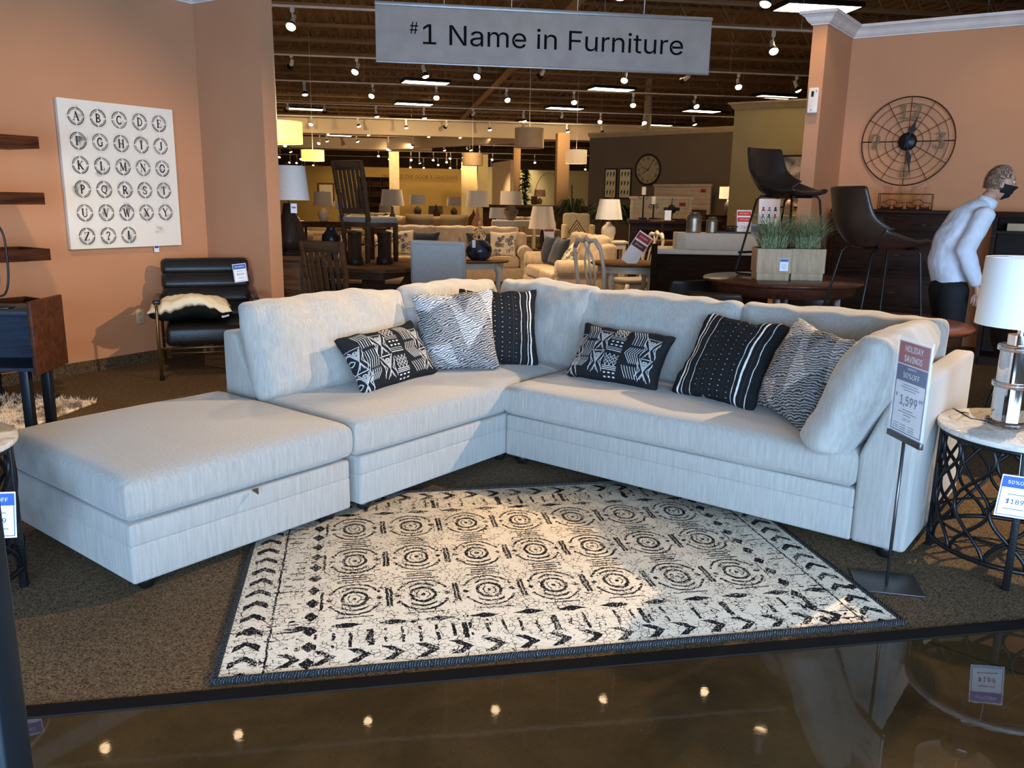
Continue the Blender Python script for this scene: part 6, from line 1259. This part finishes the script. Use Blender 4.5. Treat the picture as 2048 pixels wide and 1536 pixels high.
# dark sideboard group, headboards, wall clock and bird prints on the taupe wall
def chest(name, loc, rz, w_, d_, h, mat, label, rows=3, cols=2, grp=None):
    o = empty(name, loc, rz, label, 'cabinet', grp); MB().b2((-w_/2, -d_/2, .08), (w_/2, d_/2, h-.03), .005).b2((-w_/2+.03, -d_/2+.03, 0), (w_/2-.03, d_/2-.03, .08)).build('cabinet_body', mat, o); MB().b2((-w_/2-.02, -d_/2-.02, h-.03), (w_/2+.02, d_/2+.02, h), .005).build('cabinet_top', mat, o)
    for r_ in range(rows):
        for c_ in range(cols):
            x0 = -w_/2+.03+(w_-.04)*c_/cols; x1 = -w_/2+.01+(w_-.04)*(c_+1)/cols; z0 = .11+(h-.17)*r_/rows; z1 = .09+(h-.17)*(r_+1)/rows
            d = MB().b2((x0, -d_/2-.014, z0), (x1, -d_/2, z1), .004).build('drawer', mat, o); MB().lathe([(.0001, -.0), (.012, .0), (.012, .02), (.0001, .02)], 10).build('knob', M_pull, d).matrix_local = Matrix.Translation(((x0+x1)/2, -d_/2-.014, (z0+z1)/2)) @ Matrix.Rotation(PI/2, 4, 'X')
    return o
sb = empty('open_sideboard', (2.45, 13.2, 0), R(-4), 'dark open sideboard with shelf below, behind the service counter', 'sideboard')
MB().b2((-.68, -.25, 1.16), (.75, .25, 1.22), .006).build('table_top', M_esp, sb); MB().b2((-.60, -.2, .70), (.68, .2, .74), .004).build('shelf', M_esp, sb); MB().b2((-.60, .16, .9), (.68, .2, 1.16)).b2((-.62, -.2, 1.06), (.70, -.17, 1.16)).build('apron', M_esp, sb)
for x in (-.58, .62):
    for y in (-.18, .18): MB().b2((x-.05, y-.04, 0), (x+.05, y+.04, 1.16), .004).build('leg', M_esp, sb)
for x, h, lb in ((1.98, .36, 'taller black iron candle stand with cream candle on the dark sideboard'), (2.14, .22, 'shorter black iron candle stand with cream candle on the dark sideboard')):
    o = empty('candle_stand', (x, 13.1, 1.221), 0, lb, 'candlestick', 'iron candle stands'); MB().b2((-.055, -.055, 0), (.055, .055, .03), .003).tube([(0, 0, .03), (0, 0, h)], .012, 8).cyl((0, 0, h), .055, .012, 20).tube([(-.055, 0, h), (-.075, 0, h-.03), (-.05, 0, h-.05), (-.03, 0, h-.02)], .006, 6).tube([(.055, 0, h), (.075, 0, h-.03), (.05, 0, h-.05), (.03, 0, h-.02)], .006, 6).build('iron_stand', M_black2, o); MB().cyl((0, 0, h+.012), .034, .12, 20).build('candle', plain('cream_wax', (214, 204, 170), .5), o)
bl = empty('decor_bell', (2.42, 13.1, 1.221), 0, 'black iron decorative bell with wings on the dark sideboard', 'decor'); MB().b2((-.12, -.03, .14), (.12, .03, .19), .006).lathe([(.03, .10), (.065, .12), (.07, .17), (.04, .22), (.006, .24), (.006, .33), (.0001, .33)], 20).tube([(0, 0, 0), (0, 0, .11)], .02, 10).b2((-.22, -.05, 0), (.22, .05, .02), .003).build('iron_bell', M_black2, bl)
tt = empty('tiered_stand', (2.08, 11.9, 0), 0, 'round two tier wooden stand between the counter and the dark sideboard', 'stand'); MB().cyl((0, 0, 0), .2, .03, 28).tube([(0, 0, .03), (0, 0, 1.26)], .022, 10).build('stand_pole', M_rust, tt)
for z, r_ in ((.94, .26), (1.22, .17)): MB().lathe([(.0001, z), (r_, z), (r_, z+.025), (.0001, z+.025)], 36, smooth=False).build('tier', M_rust, tt)
o = empty('price_tag', (2.12, 11.72, 1.32), 0, 'small white tag card standing above the two tier stand', 'price tag'); MB().b2((-.045, 0, -.075), (.045, .003, .06)).build('card', M_paper, o)
BWd = (br1-br0).normalized(); BWn = Vector((BWd.y, -BWd.x)); brz = math.atan2(BWd.y, BWd.x)
def onbrown(s, off, z): v = br0+BWd*s+BWn*off; return (v.x, v.y, z)
M_wash = wood('whitewashed_wood', (176, 156, 138), (206, 188, 170), .6); M_iv = plain('ivory_paint', (220, 206, 176), .5)
def headboard(loc, rz, w_, h, mat, label, z0=0.):
    o = empty('headboard', loc, rz, label, 'headboard', 'display headboards')
    for x in (-w_/2, w_/2-.08): MB().b2((x, -.04, z0), (x+.08, .03, h), .006).build('leg', mat, o)
    b = MB(); b.b2((-w_/2+.08, -.02, h-.62), (w_/2-.08, .01, h-.05), .003)
    for k in range(5): b.b2((-w_/2+.08, -.028, h-.60+.11*k), (w_/2-.08, -.018, h-.60+.11*k+.10), .004)
    b.build('panel', mat, o); MB().b2((-w_/2-.03, -.06, h-.06), (w_/2+.03, .04, h), .006).build('top_rail', mat, o); MB().b2((w_/2-.28, -.036, h-.20), (w_/2-.14, -.029, h-.12)).build('maker_card', M_redprint, o); return o
headboard(onbrown(3.15, .25, 0), brz, 1.62, 1.93, M_wash, 'tall whitewashed plank headboard against the taupe wall'); headboard((3.25, 18.9, 0), R(-5), 1.35, 1.60, M_iv, 'lower ivory headboard in front of the whitewashed plank headboard')
rk_ = empty('wall_clock', onbrown(1.95, .02, 2.30), brz, 'round roman numeral clock hanging on the taupe wall', 'clock')
b = MB(); b.M = Matrix.Rotation(PI/2, 4, 'X'); b.lathe([(.36, 0), (.395, .0), (.40, .03), (.36, .04), (.355, .02)], 48, cap=False); b.build('rim', M_black2, rk_); b = MB(); b.M = Matrix.Rotation(PI/2, 4, 'X'); b.lathe([(.0001, .012), (.37, .012)], 48, cap=False); b.build('dial', plain('aged_cream_dial', (168, 150, 112), .7), rk_)
for k, t_ in enumerate(('XII', 'I', 'II', 'III', 'IIII', 'V', 'VI', 'VII', 'VIII', 'IX', 'X', 'XI')):
    a = -k*PI/6; text_on(rk_, 'numeral', t_, .13, (0, -.016, .29), M_black2, Matrix.Rotation(-a, 4, 'Y'), ext=.002, sx=.7)
for a, l in ((R(60+180), .20), (R(35), .30), (R(-70), .22)): b = MB(); b.M = Matrix.Rotation(a, 4, 'Y'); b.b2((-.006, -.024, -.04), (.006, -.02, l)); b.build('hand', M_black2, rk_)
for s_, lb in ((.78, 'left black framed print of small birds on the taupe wall'), (1.25, 'right black framed print of small birds on the taupe wall')):
    o = empty('framed_print', onbrown(s_, .02, 1.55), brz, lb, 'picture', 'bird prints'); MB().b2((-.20, -.025, 0), (.20, 0, .80), .003).build('frame', M_black2, o); MB().b2((-.165, -.028, .035), (.165, -.02, .765)).build('print_sheet', plain('cream_print_sheet', (220, 208, 160), .6), o)
    for r_ in range(3):
        for c_ in range(3): x, z = -.10+.10*c_, .16+.24*r_; b = MB(); b.slab([(x-.008, -.030, z-.07), (x+.015, -.030, z-.03), (x+.028, -.030, z+.04), (x+.012, -.030, z+.08), (x-.012, -.030, z+.05), (x-.02, -.030, z-.0)], (0, .003, 0)); b.build('bird', plain('dark_bird_ink', (58, 50, 34), .7), o)
chest('nightstand', (4.95, 19.3, 0), R(-35), 1.1, .45, 1.22, M_esp, 'dark chest under the lit lamp near the olive wall', 3, 2)
lamp((4.80, 19.15, 1.221), jug(.08, .34), plain('slate_ceramic', (92, 88, 78), .5), (.36, .62), .21, .21, glow('warm_lit_shade', (255, 214, 150), .9), 'lit lamp with warm rectangular shade beside the olive wall', 4, lit=14)
o = empty('lantern', (5.18, 19.0, 1.221), 0, 'pale wooden lantern right of the lit lamp', 'lantern'); MB().b2((-.11, -.11, 0), (.11, .11, .03)).b2((-.11, -.11, .62), (.11, .11, .68)).b2((-.11, -.11, .03), (-.09, -.09, .62)).b2((.09, -.11, .03), (.11, -.09, .62)).b2((-.11, .09, .03), (-.09, .11, .62)).b2((.09, .09, .03), (.11, .11, .62)).build('lantern_frame', M_iv, o)
MB().cyl((0, 0, .03), .04, .25, 16).build('candle', plain('cream_candle', (226, 214, 180), .5), o)
# olive wall corner: picture, white chest, lamp
oz = math.atan2(dO.y, dO.x); oN = Vector((dO.y, -dO.x))
def onolive(s, off, z): v = ol0+dO*s+oN*off; return (v.x, v.y, z)
o = empty('framed_print', onolive(1.33, .02, 1.42), oz, 'pale landscape print in dark frame on the olive wall', 'picture'); MB().b2((-.42, -.03, 0), (.45, 0, .92), .004).build('frame', M_esp, o); g = G('landscape_print'); p = g.coord(); MB().b2((-.39, -.033, .03), (.42, -.02, .89)).build('print_sheet', g.fin(g.mix(g.ramp(g.noise(p, 4, 5), .42, .6), lin((188, 176, 158)), lin((84, 92, 100))), .6), o)
chest('white_chest', onolive(1.0, .35, 0), oz, 1.3, .45, 1.30, M_iv, 'ivory chest of drawers against the olive wall behind the bucket stool', 4, 2)
lamp(onolive(1.22, .35, 1.301), jug(.09, .26), M_wash, (.28, .52), .19, .13, plain('brown_burlap_shade', (128, 98, 64), .9), 'brown shaded lamp on the ivory chest by the olive wall', lit=4)
# plants, arc lamp, pendants, bookcase
M_leaf = plain('dark_green_leaf', (28, 40, 24), .5, 0., .3, 9); M_palm = plain('mid_green_palm_leaf', (70, 88, 50), .5, 0., .3, 9)
def leafy(loc, label, n, H, rad, droop, mat, seed, kind_, lw):
    o = empty(kind_, loc, 0, label, 'plant'); rs = random.Random(seed); MB().lathe([(.0001, 0), (.16, 0), (.2, .32), (.18, .33), (.0001, .30)], 20).build('pot', M_black2, o); MB().tube([(0, 0, .3), (.03, 0, H*.5), (0, .02, H*.9)], .018, 6).build('trunk', M_rust, o); b = MB()
    for k in range(n):
        z = H*(.35+.65*rs.random()); a = rs.random()*6.28; l = rad*rs.uniform(.6, 1.1)*(1.15-.75*max(0, (z/H-.4)/.6) if not droop else 1); d = Vector((math.cos(a), math.sin(a), 0)); t = Vector((-math.sin(a), math.cos(a), 0))*lw
        b0 = Vector((0, 0, z if not droop else H*.55)); q1 = b0+d*l*.5+Vector((0, 0, rs.uniform(.05, .4)*(1 if droop else .3))); q2 = b0+d*l+Vector((0, 0, rs.uniform(-.25, .35)*(1 if droop else .2)))
        b.add([b0-t*.2, b0+t*.2, q1-t, q1+t, q2], [(0, 1, 3, 2), (2, 3, 4)])
    f = b.build('foliage', mat, o, fix=False); f['kind'] = 'stuff'; return o
leafy((.35, 31., 0), 'tall dark conical leafy tree in front of the pale sage wall', 260, 2.5, .55, False, M_leaf, 2, 'potted_tree', .05)
leafy((2.35, 20.6, 0), 'large dark green palm beside the taupe wall', 230, 1.9, .95, True, M_leaf, 3, 'potted_palm', .03); leafy((1.5, 22.6, .0), 'lighter green palm left of the dark palm', 90, 2.1, .6, True, M_palm, 4, 'potted_palm', .02)
al = empty('arc_lamp', (.75, 33., 0), 0, 'thin arched floor lamp in front of the pale sage wall', 'floor lamp'); MB().cyl((0, 0, 0), .16, .05, 20).b2((-.12, -.12, 1.3), (.12, .12, 1.62), .01).build('lamp_base', M_rustd, al); MB().tube([(0+.55-.55*math.cos(t), 0, 1.5+1.0*math.sin(t)) for t in np.linspace(0, PI*.86, 20)], .012, 6).tube([(0, 0, 0), (0, 0, 1.5)], .012, 6).build('arched_arm', M_brass, al); MB().lathe([(.16, 1.55), (.10, 1.72), (.0001, 1.74)], 20, (1.05, 0, 0), cap=False).tube([(1.05, 0, 1.72), (1.05, 0, 1.93)], .008, 5).build('lamp_shade', M_black2, al)
def pendant(loc, r_, h, mat, label, lit):
    o = empty('pendant_lamp', loc, 0, label, 'pendant lamp', 'drum pendant lamps'); MB().lathe([(r_, 0), (r_, h)], 48, cap=False).build('drum_shade', mat, o); MB().lathe([(.0001, .01), (r_-.01, .01)], 40, cap=False).build('diffuser', mat, o)
    MB().tube([(0, 0, .0), (0, 0, 5.53-loc[2])], .006, 6).tube([(-r_, 0, h-.01), (r_, 0, h-.01)], .004, 5).tube([(0, -r_, h-.01), (0, r_, h-.01)], .004, 5).build('hanging_cord', M_white, o)
    if lit:
        l = bpy.data.lights.new('bulb_light', 'POINT'); l.energy = lit; l.color = WARM; l.shadow_soft_size = .05; q = bpy.data.objects.new('bulb_light', l); C.objects.link(q); q.parent = o; q.location = (0, 0, h*.5)
M_py = glow('glowing_yellow_drum', (255, 206, 92), 1.5); M_pc = plain('cream_drum_fabric', (196, 164, 124), .8); M_pw = glow('warm_drum_fabric', (255, 190, 100), .45)
pendant((-3.87, 14., 2.32), .40, .34, M_py, 'largest glowing yellow drum pendant beside the left pier', 20); pendant((-4.72, 20., 2.29), .26, .25, M_py, 'smaller glowing yellow drum pendant farther back at the left', 12); pendant((.31, 20., 2.66), .34, .44, M_pc, 'large unlit cream drum pendant right of the middle', 0); pendant((-1.4, 28., 2.54), .33, .40, M_pc, 'far unlit cream drum pendant left of the tan column', 0); pendant((1.76, 25., 2.53), .31, .39, M_pw, 'amber drum pendant beside the taupe wall', 8)
bk = empty('bookcase', (-7.3, 44.5, 0), R(3), 'dark bookcase against the far gold wall', 'bookcase'); b = MB(); b.b2((-.9, .1, 0), (.9, .15, 2.5))
for z in (0, .5, 1., 1.5, 2., 2.46): b.b2((-.9, -.2, z), (.9, .15, z+.04))
for x in (-.9, -.3, .3, .86): b.b2((x, -.2, 0), (x+.04, .15, 2.5))
b.build('carcass', M_esp, bk)
ar = empty('framed_print', (-10.4, 46.85, 1.25), R(12), 'small framed print on the far gold wall', 'picture'); MB().b2((-.45, -.04, 0), (.45, 0, .95), .005).build('frame', M_rust, ar); MB().b2((-.36, -.05, .09), (.36, -.03, .86)).build('print_sheet', M_iv, ar)
# timber sculptures and low tables in the middle distance
for x, y, s_, lb in ((-1.95, 21.0, 1., 'brown woven timber cone sculpture in the middle of the store'), (-1.05, 21.6, .8, 'orange-brown carved figure sculpture in the middle of the store')):
    o = empty('sculpture', (x, y, .76), 0, lb, 'decor'); MB().lathe([(.0001, 0), (.38*s_, 0), (.30*s_, .15*s_), (.16*s_, .34*s_), (.05*s_, .46*s_), (.0001, .6*s_)], 10).build('timber_cone', wood('reddish_timber_%d' % int(s_*10), (70, 44, 28), (134, 84, 52), .6), o); console((x, y, 0), 0, 1.0, .5, .758, M_rustd, 'low dark table under the '+lb)
